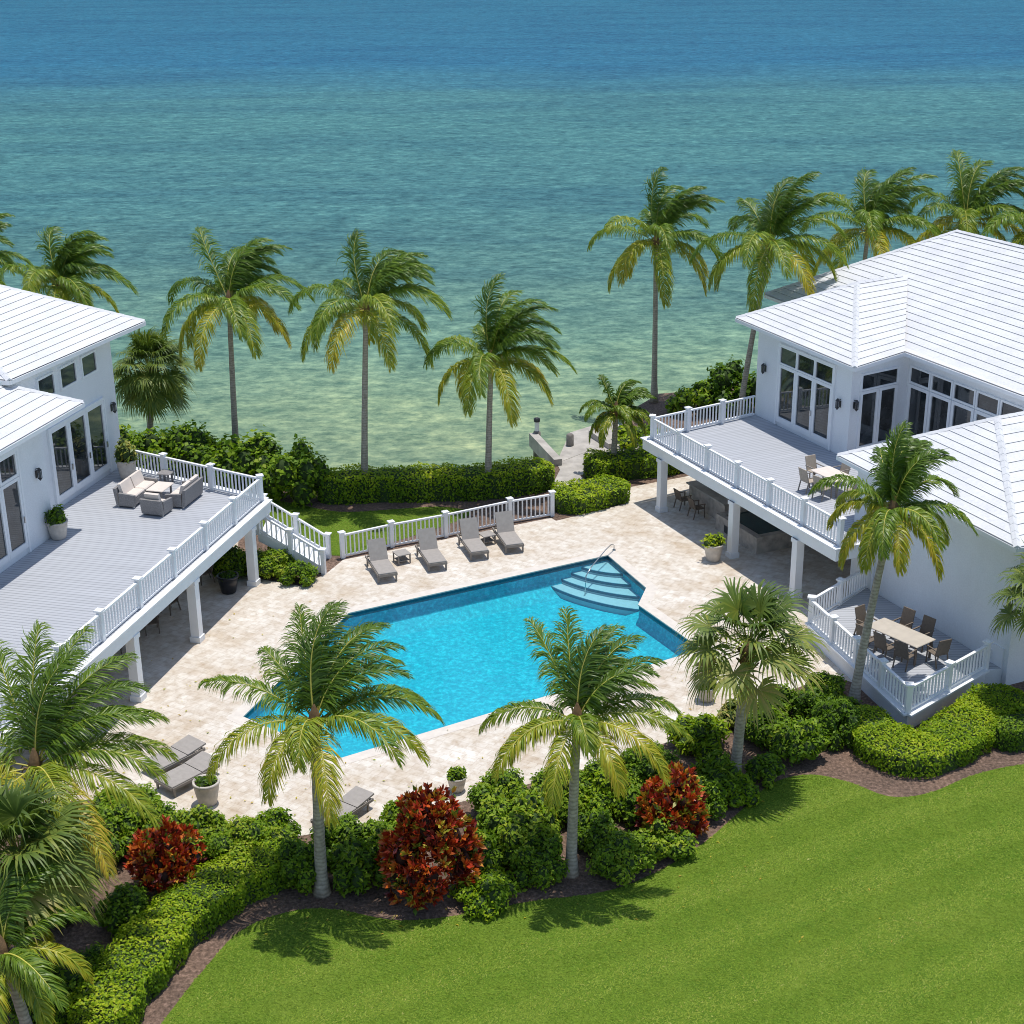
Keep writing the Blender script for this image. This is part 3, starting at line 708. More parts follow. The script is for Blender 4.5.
ld = thing('raised_deck', 'left grey boarded balcony deck on white columns beside the left house', 'deck', LH_O, LH_R)
dpoly = [(0.02, -0.35), (7.86, -2.78), (7.86, -24), (1.32, -24), (1.32, -8.04), (0.02, -8.04)]
mb = MB(); mb.prism(dpoly, 2.84, 3.0); mb.build('deck_boards', M['deck'], ld)
mb = MB()
a, b, c = (7.72, -2.66), (7.72, -24.0), (0.02, -0.25)
mb.beam((7.96, -24, 2.78), (7.96, -2.70, 2.78), 0.16, 0.52); mb.beam((7.87, -2.69, 2.78), (0.02, -0.26, 2.78), 0.16, 0.52)
mb.beam((7.98, -24, 3.02), (7.98, -2.65, 3.02), 0.26, 0.05); mb.beam((7.84, -2.61, 3.02), (0.02, -0.2, 3.02), 0.26, 0.05)
mb.beam((7.5, -24, 2.72), (7.5, -3.0, 2.72), 0.2, 0.2)
mb.build('fascia', M['white'], ld)
for (px, py) in ((142, 700), (200, 641), (257, 585)):
    p = un(px, py); q = Matrix.Rotation(-LH_R, 3, 'Z') @ (Vector(p) - LH_O)
    mb = MB(); mb.cbox((0, 0, 1.27), (0.34, 0.34, 2.5)); mb.cbox((0, 0, 0.12), (0.42, 0.42, 0.22)); mb.cbox((0, 0, 2.44), (0.42, 0.42, 0.16))
    mb.build('column', M['white'], ld, loc=(7.86, q.y, 0))
def lw(x, y, z=0): return tuple(LH_O + Matrix.Rotation(LH_R, 3, 'Z') @ Vector((x, y, z)))
railing('deck_railing', 'white baluster railing round the edge of the left balcony deck', 'railing', [lw(0.12, -0.52, 3.0), lw(7.72, -2.86, 3.0), lw(7.72, -24, 3.0)], 3.0, 1.0, 2.55, 'white deck and terrace railings', skip_first=True)

# --- right house: local x = out over its deck, local y = towards the camera along its front wall
RH_O, RH_R = Vector((11.60, 68.59, 0)), math.radians(204.8)
def rw(x, y, z=0): return tuple(RH_O + Matrix.Rotation(RH_R, 3, 'Z') @ Vector((x, y, z)))
rh = thing('white_house', 'white house at the right with three joined tiled hip roofs and a balcony deck', 'house', RH_O, RH_R)
mb = MB(); mb.prism([(0, 0), (0, 7.15), (-3.3, 6.75), (-3.3, 20), (-18, 20), (-18, -4.6), (-4.4, -4.6), (-4.4, 0)], 0, 7.3); mb.build('wall', M['stucco'], rh)
mb = MB(); mb.box(-3.28, 4.2, 13.3, 22.2, 0, 5.5); mb.build('wall', M['stucco'], rh)
for k in range(3):
    y0 = 1.85 + 1.36 * k
    opening(rh, 'window', (0, 0, 0), Y, X, y0, y0 + 1.35, 5.97, 6.83, 1, 0.07)
    opening(rh, 'door', (0, 0, 0), Y, X, y0, y0 + 1.35, 3.2, 5.95, 1, 0.15, k == 1)
surround(rh, (0, 0, 0), Y, X, 1.85, 5.93, 3.03, 6.83, 0.1)
sd = Vector((-3.3, -0.4, 0)).normalized(); sn = Vector((0.4, -3.3, 0)).normalized() * -1
O2 = (0, 7.15, 0)
for k in range(2): opening(rh, 'door', O2, sd, sn, 0.5 + 1.12 * k, 1.6 + 1.12 * k, 3.2, 5.95, 1, 0.14)
opening(rh, 'window', O2, sd, sn, 0.5, 2.72, 5.97, 6.75, 1, 0.08)
for k in range(5):
    y0 = 6.95 + 1.42 * k
    opening(rh, 'window', (-3.3, 0, 0), Y, X, y0, y0 + 1.36, 5.97, 6.75, 1, 0.08)
    opening(rh, 'door', (-3.3, 0, 0), Y, X, y0, y0 + 1.36, 3.2, 5.92, 1, 0.14)
for y, z in ((0.72, 5.43), (6.46, 5.3)): wall_light(rh, (0, y, z), X)
wall_light(rh, Vector(O2) + sd * 0.22 + Vector((0, 0, 5.4)), sn)
ez = 7.4
B1, B2, V0 = (0.35, -1.45, ez), (0.58, 8.0, ez), (-2.85, 6.95, ez); P1, P2 = (-4.2, 1.6, 9.2), (-7.4, 1.25, 9.2)
roof_build([[B1, B2, P1], [B2, V0, P2, P1], [B1, P1, P2, (-8, -4.6, ez)]], rh, [(B1, P1), (B2, P1), (P1, (-7.0, 1.29, 9.2))], [[(-3.7, -1.45, ez), B1, B2, V0]], 7.3, [0.142] * 3)
K1, K2 = (-3.6, -4.9, ez), (-2.8, 24.0, ez); Q1, Q2 = (-10.9, 0.35, 10.8), (-11.2, 16, 10.8); K0, K3 = (-19, -4.9, ez), (-19, 24, ez)
K1b = (-2.88, 6.0, ez)
roof_build([[K1, K1b, K2, Q2, Q1], [K1, Q1, K0], [K2, K3, Q2], [K0, Q1, Q2, K3]], rh, [(K1, Q1), (Q1, Q2)], [[K0, K1, (-3.5, -1.5, ez)], [V0, K2]], 7.3, [0.172] * 4)
so_ = MB(); so_.prism([(0.26, -1.36), (0.49, 7.9), (-2.93, 6.9), (-2.9, 23.9), (-18.9, 23.9), (-18.9, -4.8), (-3.7, -4.8), (-3.7, -1.36)], 7.26, 7.30); so_.build('soffit', M['white'], rh)
bz = 5.6
C1, C2 = (4.70, 12.6, bz), (5.0, 22.8, bz); R1, R2 = (0.23, 16.2, 7.5), (-3.4, 16.15, 7.5); C0, C3 = (-3.4, 12.6, bz), (-3.4, 22.8, bz)
roof_build([[C1, C2, R1], [C2, C3, R2, R1], [C1, R1, R2, C0]], rh, [(C1, R1), (C2, R1), (R1, R2)], [[C0, C1, C2, C3]], 5.5, [0.15] * 3)
so_ = MB(); so_.prism([(4.6, 12.7), (4.9, 22.7), (-3.25, 22.7), (-3.25, 12.7)], 5.46, 5.50); so_.build('soffit', M['white'], rh)
mb = MB(); mb.box(4.2, 4.26, 21.3, 22.0, 0.35, 1.35); mb.box(4.26, 4.31, 21.4, 21.45, 0.8, 1.1); mb.build('utility_box', M['white'], rh)
mb = MB(); mb.tube([(4.24, 14.7, 0.5), (4.24, 14.7, 5.3)], 0.05, 8); mb.build('downpipe', M['white'], rh)

rd = thing('raised_deck', 'right grey boarded balcony deck on white columns in front of the right house', 'deck', RH_O, RH_R)
mb = MB(); mb.prism([(6.39, 0.90), (6.39, 15.2), (4.22, 15.2), (4.22, 13.28), (-3.28, 13.28), (-3.28, 6.8), (0.02, 7.2), (0.02, 0.06)], 2.84, 3.0); mb.build('deck_boards', M['deck'], rd)
mb = MB()
mb.beam((6.48, 0.80, 2.78), (6.48, 15.35, 2.78), 0.16, 0.52); mb.beam((6.39, 0.79, 2.78), (0.02, -0.05, 2.78), 0.16, 0.52); mb.beam((4.22, 15.29, 2.78), (6.39, 15.29, 2.78), 0.16, 0.52)
mb.beam((6.51, 0.70, 3.02), (6.51, 15.4, 3.02), 0.26, 0.05)
mb.beam((6.0, 1.2, 2.72), (6.0, 15.0, 2.72), 0.2, 0.2)
mb.build('fascia', M['white'], rd)
for (px, py) in ((657, 512), (727, 558), (796, 597)):
    p = un(px, py); q = Matrix.Rotation(-RH_R, 3, 'Z') @ (Vector(p) - RH_O)
    mb = MB(); mb.cbox((0, 0, 1.27), (0.34, 0.34, 2.5)); mb.cbox((0, 0, 0.12), (0.42, 0.42, 0.22)); mb.cbox((0, 0, 2.44), (0.42, 0.42, 0.16))
    mb.build('column', M['white'], rd, loc=(6.44, q.y, 0))
railing('deck_railing', 'white baluster railing round the edge of the right balcony deck', 'railing', [rw(0.12, 0.22, 3.0), rw(6.22, 1.05, 3.0), rw(6.22, 15.1, 3.0)], 3.0, 1.0, 2.3, 'white deck and terrace railings', skip_first=True)

# --- low dining terrace by the right house
TC = [un2(808, 626, 0.5), un2(907, 718, 0.5), un2(985, 668, 0.5), (RH_O.x, RH_O.y)]
tl_, tf_, tr_ = Vector((*TC[0], 0)), Vector((*un2(906, 732, 0), 0)), Vector((*un2(984, 686, 0), 0))
tw = Vector(rw(4.22, 14.4, 0)); tw2 = Vector(rw(4.22, 22.0, 0))
ter = thing('dining_terrace', 'low white walled terrace with dining furniture below the right house', 'terrace', (tf_.x, tf_.y, 0))
mb = MB(); q = [(v.x - tf_.x, v.y - tf_.y) for v in (tl_, tf_, tr_, tw2, tw)]
mb.prism(q, 0.0, 0.60); mb.build('parapet', M['stucco'], ter)
cen = Vector(((tl_.x + tf_.x + tr_.x + tw.x) / 4 - tf_.x, (tl_.y + tf_.y + tr_.y + tw.y) / 4 - tf_.y))
mb = MB(); qi = [tuple(Vector(p).lerp(cen, 0.05)) for p in q[:3]] + q[3:]; mb.prism(qi, 0.602, 0.612); mb.build('floor', M['deck'], ter)
mb = MB()
for a, b in ((q[0], q[1]), (q[1], q[2])): mb.beam((*a, 0.635), (*b, 0.635), 0.30, 0.07)
mb.build('coping', M['white'], ter)
def inn(v, k=0.03): 
    p = Vector((v.x - tf_.x, v.y - tf_.y)).lerp(cen, k); return (p.x + tf_.x, p.y + tf_.y, 0.665)
railing('terrace_railing', 'white baluster railing round the low dining terrace', 'railing', [(tw.x, tw.y, 0.612), inn(tl_, 0.02), inn(tf_, 0.02), inn(tr_, 0.01)], 0.64, 0.92, 1.9, 'white deck and terrace railings', skip_first=True)

# --- pool fence and garden stair
fp = [un2(*p) for p in [(343, 558), (392, 547), (446, 537), (510, 523), (552, 516)]]
railing('pool_fence', 'low white picket fence behind the row of loungers', 'fence', fp, 0.0, 1.05, 9, None, bal=0.19)
st0 = Vector(un(329, 558, 0)); st1 = Vector(un(324, 574, 0)); sdir = Vector((-0.965, 0.26, 0))
stair = thing('garden_stair', 'white stair climbing from the paving to the left balcony deck', 'stair', (st0 + st1) / 2)
c0 = (st0 + st1) / 2; acr = (st0 - st1); hw = acr.length / 2 - 0.04; acr.normalize()
mb = MB()
for k in range(9):
    a = sdir * (0.29 * k + 0.1); b = sdir * (0.29 * (k + 1) + 0.1); z = 0.17 * (k + 1)
    pts = [a - acr * hw, b - acr * hw, b + acr * hw, a + acr * hw]
    mb.hexa([(p.x, p.y, z - 0.17 if k else 0.0) for p in pts] + [(p.x, p.y, z) for p in pts])
mb.build('tread', M['white'], stair)
for sg in (1, -1):
    a = acr * sg * (hw + 0.03); b = a + sdir * 2.8
    mb = MB(); mb.hexa([(a.x - .02, a.y - .03, 0), (a.x + .02, a.y + .03, 0), (b.x + .02, b.y + .03, 1.2), (b.x - .02, b.y - .03, 1.2), (a.x - .02, a.y - .03, 0.24), (a.x + .02, a.y + .03, 0.24), (b.x + .02, b.y + .03, 1.66), (b.x - .02, b.y - .03, 1.66)])
    mb.build('stringer', M['white'], stair)
for s_, nm in ((st0, 'far'), (st1, 'near')):
    railing('stair_railing', 'sloping white handrail on the %s side of the garden stair' % ('seaward' if nm == 'far' else 'pool'), 'railing',
            [(s_.x, s_.y, 0.0), (s_.x + sdir.x * 2.8, s_.y + sdir.y * 2.8, 1.5)], 0, 0.98, 1.5, 'sloping railings of the garden stair', low=0.25)

# ------------------------------------------------------------------ palms
def nrm(a): return a / np.maximum(np.linalg.norm(a, axis=-1, keepdims=True), 1e-9)
WIND = np.array([0.95, 0.28, 0.0])
def frond(rng, az, el, L, droop, wind, age, parent, nl=130, leaf=0.80, ws=1.0):
    n = 24; d = np.array([math.cos(az) * math.cos(el), math.sin(az) * math.cos(el), math.sin(el)]); p = np.zeros(3)
    side0 = np.cross(d, [0, 0, 1.0]); side0 = side0 / max(np.linalg.norm(side0), 1e-6)
    P, T = [p.copy()], [d.copy()]
    for i in range(n):
        t = (i + 1) / n
        d = d + (np.array([0, 0, -1.0]) * droop * (0.4 + 1.5 * t) + WIND * wind * (0.2 + t)) / n; d = d / np.linalg.norm(d)
        p = p + d * L / n; P.append(p.copy()); T.append(d.copy())
    P, T = np.array(P), np.array(T)
    ts = np.linspace(0.13, 0.995, nl) ; ts = np.tile(ts, 2); sg = np.repeat([1.0, -1.0], nl)
    ts = np.clip(ts + rng.normal(0, 0.006, 2 * nl), 0.1, 1.0); ph = rng.uniform(0, 6.3, 4)
    wave = np.sin(ts * 38 + ph[0] + sg) * 0.6 + np.sin(ts * 71 + ph[1] - 2 * sg) * 0.4
    f = ts * n; i0 = np.minimum(f.astype(int), n - 1); fr = (f - i0)[:, None]
    B = P[i0] * (1 - fr) + P[i0 + 1] * fr; D = nrm(T[i0] * (1 - fr) + T[i0 + 1] * fr)
    Sd = nrm(np.cross(D, np.array([0, 0, 1.0]) + 0.001) + side0 * 0.15); Nn = nrm(np.cross(Sd, D))
    ang = np.radians(64 - 38 * ts + rng.normal(0, 5, 2 * nl) + 5 * wave)[:, None]
    d1 = nrm(D * np.cos(ang) + Sd * sg[:, None] * np.sin(ang) + Nn * (0.22 + rng.normal(0, 0.08, 2 * nl))[:, None])
    prof = np.sin(np.pi * np.clip(ts * 0.86 + 0.10, 0, 1)) ** 0.55
    l = (leaf * prof * (1 + rng.normal(0, 0.08, 2 * nl) + 0.10 * np.sin(ts * 50 + ph[2])) * np.where(rng.random(2 * nl) < 0.07, 0.45, 1.0))[:, None]
    hang = (0.62 + 0.75 * (1 - max(0, math.sin(el))) + rng.normal(0, 0.14, 2 * nl) + 0.15 * wave)[:, None]
    wv = WIND * (0.30 + 0.55 * wind); g = np.array([0, 0, -1.0])
    d2 = nrm(d1 + g * hang + wv * 0.55); d3 = nrm(d2 + g * hang * 0.9 + wv * 0.6)
    p0 = B; p1 = p0 + d1 * l * 0.38; p2 = p1 + d2 * l * 0.36; p3 = p2 + d3 * l * 0.30
    tw_ = rng.normal(0, 0.40, 2 * nl)[:, None]
    def wvec(dd, wd):
        q = nrm(D - dd * np.sum(D * dd, 1, keepdims=True)); return (q * np.cos(tw_) + np.cross(dd, q) * np.sin(tw_)) * wd
    wd = (0.5 + 0.5 * prof)[:, None]
    a1, a2 = wvec(d1, 0.017 * ws) * wd, wvec(d2, 0.0135 * ws) * wd
    a0 = wvec(d1, 0.010 * ws)
    V = np.stack([p0 - a0, p0 + a0, p1 - a1, p1 + a1, p2 - a2, p2 + a2, p3], 1).reshape(-1, 3)
    k = np.arange(2 * nl)[:, None] * 7
    Q = np.concatenate([k + np.array([0, 1, 3, 2]), k + np.array([2, 3, 5, 4])]); TR = k + np.array([4, 5, 6])
    tint = np.clip(age + rng.normal(0, 0.09, 2 * nl) + 0.05 * wave + 0.10 * (ts - 0.5), 0, 1)
    tv = np.stack([tint, tint, tint, tint, tint + 0.02, tint + 0.02, tint + (0.16 if age > 0.45 else 0.05)], 1).ravel()
    # midrib
    r = np.linspace(0.040, 0.006, n + 1)[:, None]; Sr = nrm(np.cross(T, np.array([0.001, 0, 1.0]))); Nr = np.cross(Sr, T)
    ring = np.stack([P + Sr * r, P + Nr * r * 0.8, P - Sr * r, P - Nr * r * 0.6], 1).reshape(-1, 3)
    o = len(V); kk = (np.arange(n) * 4)[:, None, None]; ii = np.arange(4)[None, :, None]; jj = (ii + 1) % 4
    RQ = (np.concatenate([kk + ii, kk + jj, kk + 4 + jj, kk + 4 + ii], 2) + o).reshape(-1, 4)
    V = np.concatenate([V, ring]); tv = np.concatenate([tv, np.full(len(ring), 0.5)])
    qm = np.concatenate([np.zeros(len(Q), int), np.ones(len(RQ), int)])
    return np_mesh('frond', V, np.concatenate([Q, RQ]), TR, tv, [M['palm'], M['rachis']], parent, None, qm)

def trunk(root, base, top, r0=0.20, r1=0.12, bend=0.25, flare=1.6):
    b, t = Vector(base), Vector(top); d = t - b; pts, rad = [], []
    for i in range(17):
        s = i / 16; c = Vector((d.x, d.y, 0)) * (s ** (1 + bend)) + Vector((0, 0, d.z * s))
        pts.append(c); rad.append((r0 + (r1 - r0) * s) * (1 + (flare - 1) * math.exp(-s * 14)) * (1 + 0.025 * math.sin(i * 2.1)))
    mb = MB(); mb.tube(pts, rad, 10); return mb.build('trunk', M['trunk'], root, True), pts[-1]

def coconut(label, base, top, L=3.6, seed=0, spec=None, n_low=7, n_mid=6, n_up=6, yel=0.72, group='coconut palms', trunk_r=(0.165, 0.11)):
    rng = np.random.default_rng(seed)
    root = thing('palm_tree', label, 'palm tree', tuple(base), 0, group)
    tr, tp = trunk(root, base, top, *trunk_r)
    h = MB(); h.lathe([(0.10, -0.35), (0.17, -0.1), (0.19, 0.1), (0.12, 0.35), (0.02, 0.6)], (0, 0, 0), 10)
    for i in range(7):
        th = rng.uniform(0, 2 * PI); h.tube([(0.10 * math.cos(th), 0.10 * math.sin(th), 0.0), (0.3 * math.cos(th), 0.3 * math.sin(th), 0.12), (0.52 * math.cos(th), 0.52 * math.sin(th), -0.2)], [0.03, 0.022, 0.008], 5)
    cr = h.build('crown', M['boot'], root, True, tp)
    fr = []
    if spec: fr = spec
    else:
        o = rng.uniform(0, 2 * PI)
        for i in range(n_low): fr.append((o + 2 * PI * (i + rng.uniform(-.25, .25)) / n_low, math.radians(rng.uniform(-2, 22)), rng.uniform(0.85, 1.0), rng.uniform(1.7, 2.6), 0.25, rng.uniform(0.42, yel)))
        o += 0.5
        for i in range(n_mid): fr.append((o + 2 * PI * (i + rng.uniform(-.25, .25)) / n_mid, math.radians(rng.uniform(28, 52)), rng.uniform(0.92, 1.08), rng.uniform(1.5, 2.0), 0.6, rng.uniform(0.22, 0.46)))
        for i in range(n_up):
            a = rng.uniform(-0.9, 1.9) if i < n_up - 1 else rng.uniform(2.0, 3.0)
            fr.append((a, math.radians(rng.uniform(56, 84)), rng.uniform(0.85, 1.05), rng.uniform(1.0, 1.9), rng.uniform(0.6, 1.1), rng.uniform(0.02, 0.25)))
    for az, el, ls, dr, wi, ag in fr:
        frond(rng, az, el, L * ls, dr, wi, ag, cr, leaf=0.235 * L, ws=1.0 if spec else 1.25)
    return root

def fan_leaf(rng, az, el, pet, R, age, parent, nseg=34):
    d = np.array([math.cos(az) * math.cos(el), math.sin(az) * math.cos(el), math.sin(el)])
    e = d + np.array([0, 0, -0.22]) + WIND * 0.10; e /= np.linalg.norm(e)
    hub = d * pet * 0.55 + e * pet * 0.45
    ax = nrm(e + np.array([0, 0, -0.35])); sd = nrm(np.cross(ax, np.array([0.001, 0, 1.0]))); up = np.cross(sd, ax)
    th = np.radians(np.linspace(-140, 140, nseg) + rng.normal(0, 2, nseg))
    dr = nrm(ax[None] * np.cos(th)[:, None] + sd[None] * np.sin(th)[:, None] + up[None] * (0.28 - 0.18 * np.cos(th))[:, None])
    l = (R * (0.72 + 0.28 * np.cos(th * 0.75)) * (1 + rng.normal(0, 0.05, nseg)))[:, None]
    g = np.array([0, 0, -1.0]); hang = (0.55 + rng.normal(0, 0.15, nseg))[:, None]
    d2 = nrm(dr + g * hang + WIND * 0.22); d3 = nrm(d2 + g * hang * 1.5 + WIND * 0.15)
    tn = nrm(-ax[None] * np.sin(th)[:, None] + sd[None] * np.cos(th)[:, None])
    p0 = np.repeat(hub[None], nseg, 0); p1 = p0 + dr * l * 0.5; p2 = p1 + d2 * l * 0.32; p3 = p2 + d3 * l * 0.32
    w1, w2 = 0.036 * R / 0.9, 0.022
    V = np.stack([p0 - tn * 0.008, p0 + tn * 0.008, p1 - tn * w1, p1 + tn * w1, p2 - tn * w2, p2 + tn * w2, p3], 1).reshape(-1, 3)
    k = np.arange(nseg)[:, None] * 7
    Q = np.concatenate([k + np.array([0, 1, 3, 2]), k + np.array([2, 3, 5, 4])]); TR = k + np.array([4, 5, 6])
    t = np.clip(age + rng.normal(0, 0.12, nseg), 0, 1); tv = np.stack([t + .15, t + .15, t, t, t, t, np.minimum(1, t + 0.18)], 1).ravel()
    o = len(V); pts = [np.zeros(3), d * pet * 0.55, hub]; ring = []
    for q, r in zip(pts, (0.035, 0.02, 0.014)): ring += [q + sd * r, q + up * r, q - sd * r, q - up * r]
    V = np.concatenate([V, np.array(ring)]); tv = np.concatenate([tv, np.full(12, 0.7)])
    RQ = np.array([[o + a * 4 + i, o + a * 4 + (i + 1) % 4, o + a * 4 + 4 + (i + 1) % 4, o + a * 4 + 4 + i] for a in range(2) for i in range(4)])
    return np_mesh('frond', V, np.concatenate([Q, RQ]), TR, tv, [M['fan']], parent)

def fan_palm(label, base, top, pet=1.1, R=0.95, n=34, seed=0, yel=0.7, lowel=-38):
    rng = np.random.default_rng(seed)
    root = thing('fan_palm', label, 'palm tree', tuple(base), 0, 'fan palms')
    tr, tp = trunk(root, base, top, 0.17, 0.15, 0.1, 1.25)
    h = MB(); h.lathe([(0.15, -0.7), (0.24, -0.35), (0.22, 0.05), (0.10, 0.3), (0.01, 0.45)], (0, 0, 0), 10)
    for i in range(14):
        th = i * 2.4; z = -0.65 + 0.05 * i
        h.tube([(0.15 * math.cos(th), 0.15 * math.sin(th), z), (0.36 * math.cos(th), 0.36 * math.sin(th), z + 0.22)], [0.05, 0.02], 5)
    cr = h.build('crown', M['boot'], root, True, tp)
    for i in range(n):
        u = (i + 0.5) / n; az = i * 2.39996 + rng.normal(0, 0.15)
        el = math.radians(lowel + (84 - lowel) * u ** 0.85 + rng.normal(0, 5))
        age = (0.30 + (yel - 0.30) * (1 - u) ** 1.6) * (0.85 + 0.3 * rng.random()) if u < 0.75 else rng.uniform(0.05, 0.35)
        fan_leaf(rng, az, el, pet * rng.uniform(0.85, 1.1), R * rng.uniform(0.9, 1.1), age, cr)
    return root

def top_from(px, py, base, dy=0.0):
    """crown point seen at (px, py), standing above base (dy metres further away)"""
    d = fwd + rgt * (px - 512) / FPX - upv * (py - 512) / FPX
    t = (base[1] + dy) / d[1]; return tuple(np.array([0, 0, CAM_H]) + d * t)
def D(*a): return math.radians(a[0])
b = un(322, 893)
T_ = lambda az, el, ls, dr, wi, ag: (math.radians(az), math.radians(el), ls, dr, wi, ag)
HERO1 = [T_(205, 28, 1.02, 1.7, 0.05, 0.55), T_(172, 42, 0.98, 0.9, 0.0, 0.34), T_(240, 24, 0.85, 2.1, 0.15, 0.58), T_(283, 18, 1.0, 1.9, 0.05, 0.66), T_(262, 46, 0.75, 2.0, 0.2, 0.5),
         T_(-20, 30, 1.05, 1.55, 0.2, 0.55), T_(8, 36, 1.1, 1.5, 0.3, 0.40), T_(-40, 40, 1.0, 1.7, 0.3, 0.42), T_(30, 30, 1.05, 1.3, 0.3, 0.36), T_(50, 45, 1.0, 1.2, 0.4, 0.3),
         T_(110, 62, 0.95, 0.5, 0.15, 0.2), T_(85, 66, 1.0, 0.7, 0.4, 0.12), T_(60, 70, 1.05, 1.2, 0.9, 0.08), T_(30, 72, 1.0, 1.4, 1.0, 0.10), T_(120, 76, 1.0, 1.0, 0.9, 0.05),
         T_(70, 58, 1.05, 1.1, 0.6, 0.18), T_(0, 66, 0.95, 1.5, 0.9, 0.16), T_(140, 52, 0.8, 0.9, 0.3, 0.25), T_(90, 40, 0.9, 1.2, 0.4, 0.3)]
coconut('front coconut palm at the left end of the pool, its crown over the water', b, top_from(315, 724, b), 3.35, 1, HERO1, trunk_r=(0.17, 0.125))
b = un(571, 874)
HERO2 = [T_(178, 32, 0.92, 1.4, 0.0, 0.38), T_(212, 26, 1.0, 1.7, 0.05, 0.58), T_(190, 18, 0.75, 1.9, 0.1, 0.5), T_(250, 14, 0.95, 1.9, 0.05, 0.58), T_(300, 16, 0.85, 1.8, 0.0, 0.66), T_(325, 24, 1.05, 1.7, 0.15, 0.66),
         T_(-8, 26, 1.05, 1.2, 0.2, 0.45), T_(15, 30, 1.0, 1.2, 0.3, 0.38), T_(40, 36, 0.95, 1.2, 0.4, 0.32), T_(105, 64, 1.0, 0.5, 0.2, 0.22), T_(130, 60, 1.0, 0.7, 0.1, 0.25),
         T_(70, 62, 1.0, 0.9, 0.6, 0.16), T_(50, 66, 1.0, 1.0, 0.8, 0.1), T_(25, 60, 1.0, 1.2, 0.8, 0.15), T_(90, 78, 0.9, 1.0, 0.8, 0.05), T_(0, 70, 0.9, 1.5, 0.9, 0.12), T_(60, 50, 0.9, 1.2, 0.5, 0.25), T_(270, 50, 0.7, 2.0, 0.4, 0.4)]
coconut('front coconut palm at the middle of the planting bed by the round lime shrubs', b, top_from(577, 722, b), 3.1, 2, HERO2, trunk_r=(0.155, 0.115))
b = un(853, 706)
coconut('leaning coconut palm rising beside the low dining terrace', b, top_from(893, 512, b, 0.5), 3.0, 13, None, 8, 7, 10, 0.78)
b = un(22, 925)
HERO3 = [T_(-8, 34, 1.0, 1.35, 0.2, 0.42), T_(-22, 20, 1.05, 1.3, 0.2, 0.5), T_(-48, 12, 1.1, 1.3, 0.0, 0.80), T_(12, 30, 1.0, 1.2, 0.3, 0.40), T_(28, 42, 1.0, 1.2, 0.4, 0.32), T_(-60, 34, 0.8, 1.7, 0.2, 0.5),
         T_(100, 70, 1.0, 0.7, 0.2, 0.25), T_(75, 66, 1.05, 0.8, 0.4, 0.2), T_(50, 62, 1.05, 1.0, 0.6, 0.22), T_(30, 64, 1.0, 1.3, 0.9, 0.15), T_(130, 60, 1.0, 0.8, 0.2, 0.3), T_(5, 58, 0.95, 1.4, 0.7, 0.25), T_(80, 82, 0.9, 1.0, 0.8, 0.1),
         T_(165, 40, 1.0, 1.2, 0.0, 0.4), T_(190, 25, 1.0, 1.5, 0.0, 0.55), T_(215, 15, 1.0, 1.6, 0.0, 0.7), T_(250, 15, 0.9, 1.7, 0.0, 0.7)]
coconut('large coconut palm at the left end of the bed, nearest the left balcony deck', b, top_from(36, 768, b), 3.7, 4, HERO3, trunk_r=(0.2, 0.15))
b = un(32, 1045)
coconut('yellowing coconut palm cut by the lower left corner', b, top_from(2, 955, b), 2.5, 5, None, 7, 3, 2, 0.85, trunk_r=(0.15, 0.11))
b = un(20, 985)
fan_palm('broad fan palm in the lower left corner of the garden', b, top_from(22, 862, b), 1.2, 1.2, 36, 6, 0.85)
b = un(735, 776)
fan_palm('yellow green fan palm between the pool and the terrace hedge', b, top_from(748, 650, b), 1.35, 1.2, 27, 7, 0.85)
b = un(1050, 715)
fan_palm('fan palm half out of frame at the right house corner', b, top_from(1045, 606, b), 1.1, 0.95, 24, 8, 0.5)
b = un(150, 446)
fan_palm('dark bushy fan palm behind the left house corner', b, top_from(152, 374, b), 1.45, 1.15, 64, 9, 0.55, -62)
for lab, bp, tp_, L, sd in [
    ('tall shoreline coconut palm nearest the left house, above the leafy shrubs', (237, 462), (229, 302), 3.8, 21),
    ('tall shoreline coconut palm at the left end of the long clipped hedge', (365, 497), (366, 310), 3.7, 22),
    ('shoreline coconut palm at the right end of the long clipped hedge', (488, 496), (491, 362), 3.5, 23),
    ('small young coconut palm beside the dock path', (613, 474), (616, 413), 1.9, 24),
    ('tall slim coconut palm at the water beyond the right balcony deck', (654, 402), (656, 243), 3.8, 25)]:
    b = un(*bp); coconut(lab, b, top_from(*tp_, b, 0.2), L * 1.15, sd, None, 7, 7, 9, 0.74)
for lab, tp_, h, L, sd, lean in [
    ('coconut palm behind the left house roof', (60, 286), 8.0, 3.6, 31, (0.3, 0)), ('coconut palm at the left edge of the picture behind the left house', (-28, 268), 8.0, 3.4, 32, (0, 0)),
    ('coconut palm rising right behind the left corner of the right house', (770, 246), 10.0, 3.9, 33, (1.3, 0.5)), ('coconut palm behind the middle of the right house roof', (868, 232), 9.6, 3.9, 34, (0.3, 0)),
    ('coconut palm behind the peak of the right house roof', (966, 222), 9.8, 4.0, 35, (0.2, 0)), ('coconut palm at the right edge of the picture behind the right house', (1046, 236), 9.8, 3.9, 36, (0, 0))]:
    t = un(*tp_, h); coconut(lab, (t[0] - lean[0], t[1] - lean[1], 0.0), tuple(t), L * 1.12, sd, None, 7, 7, 9, 0.72)

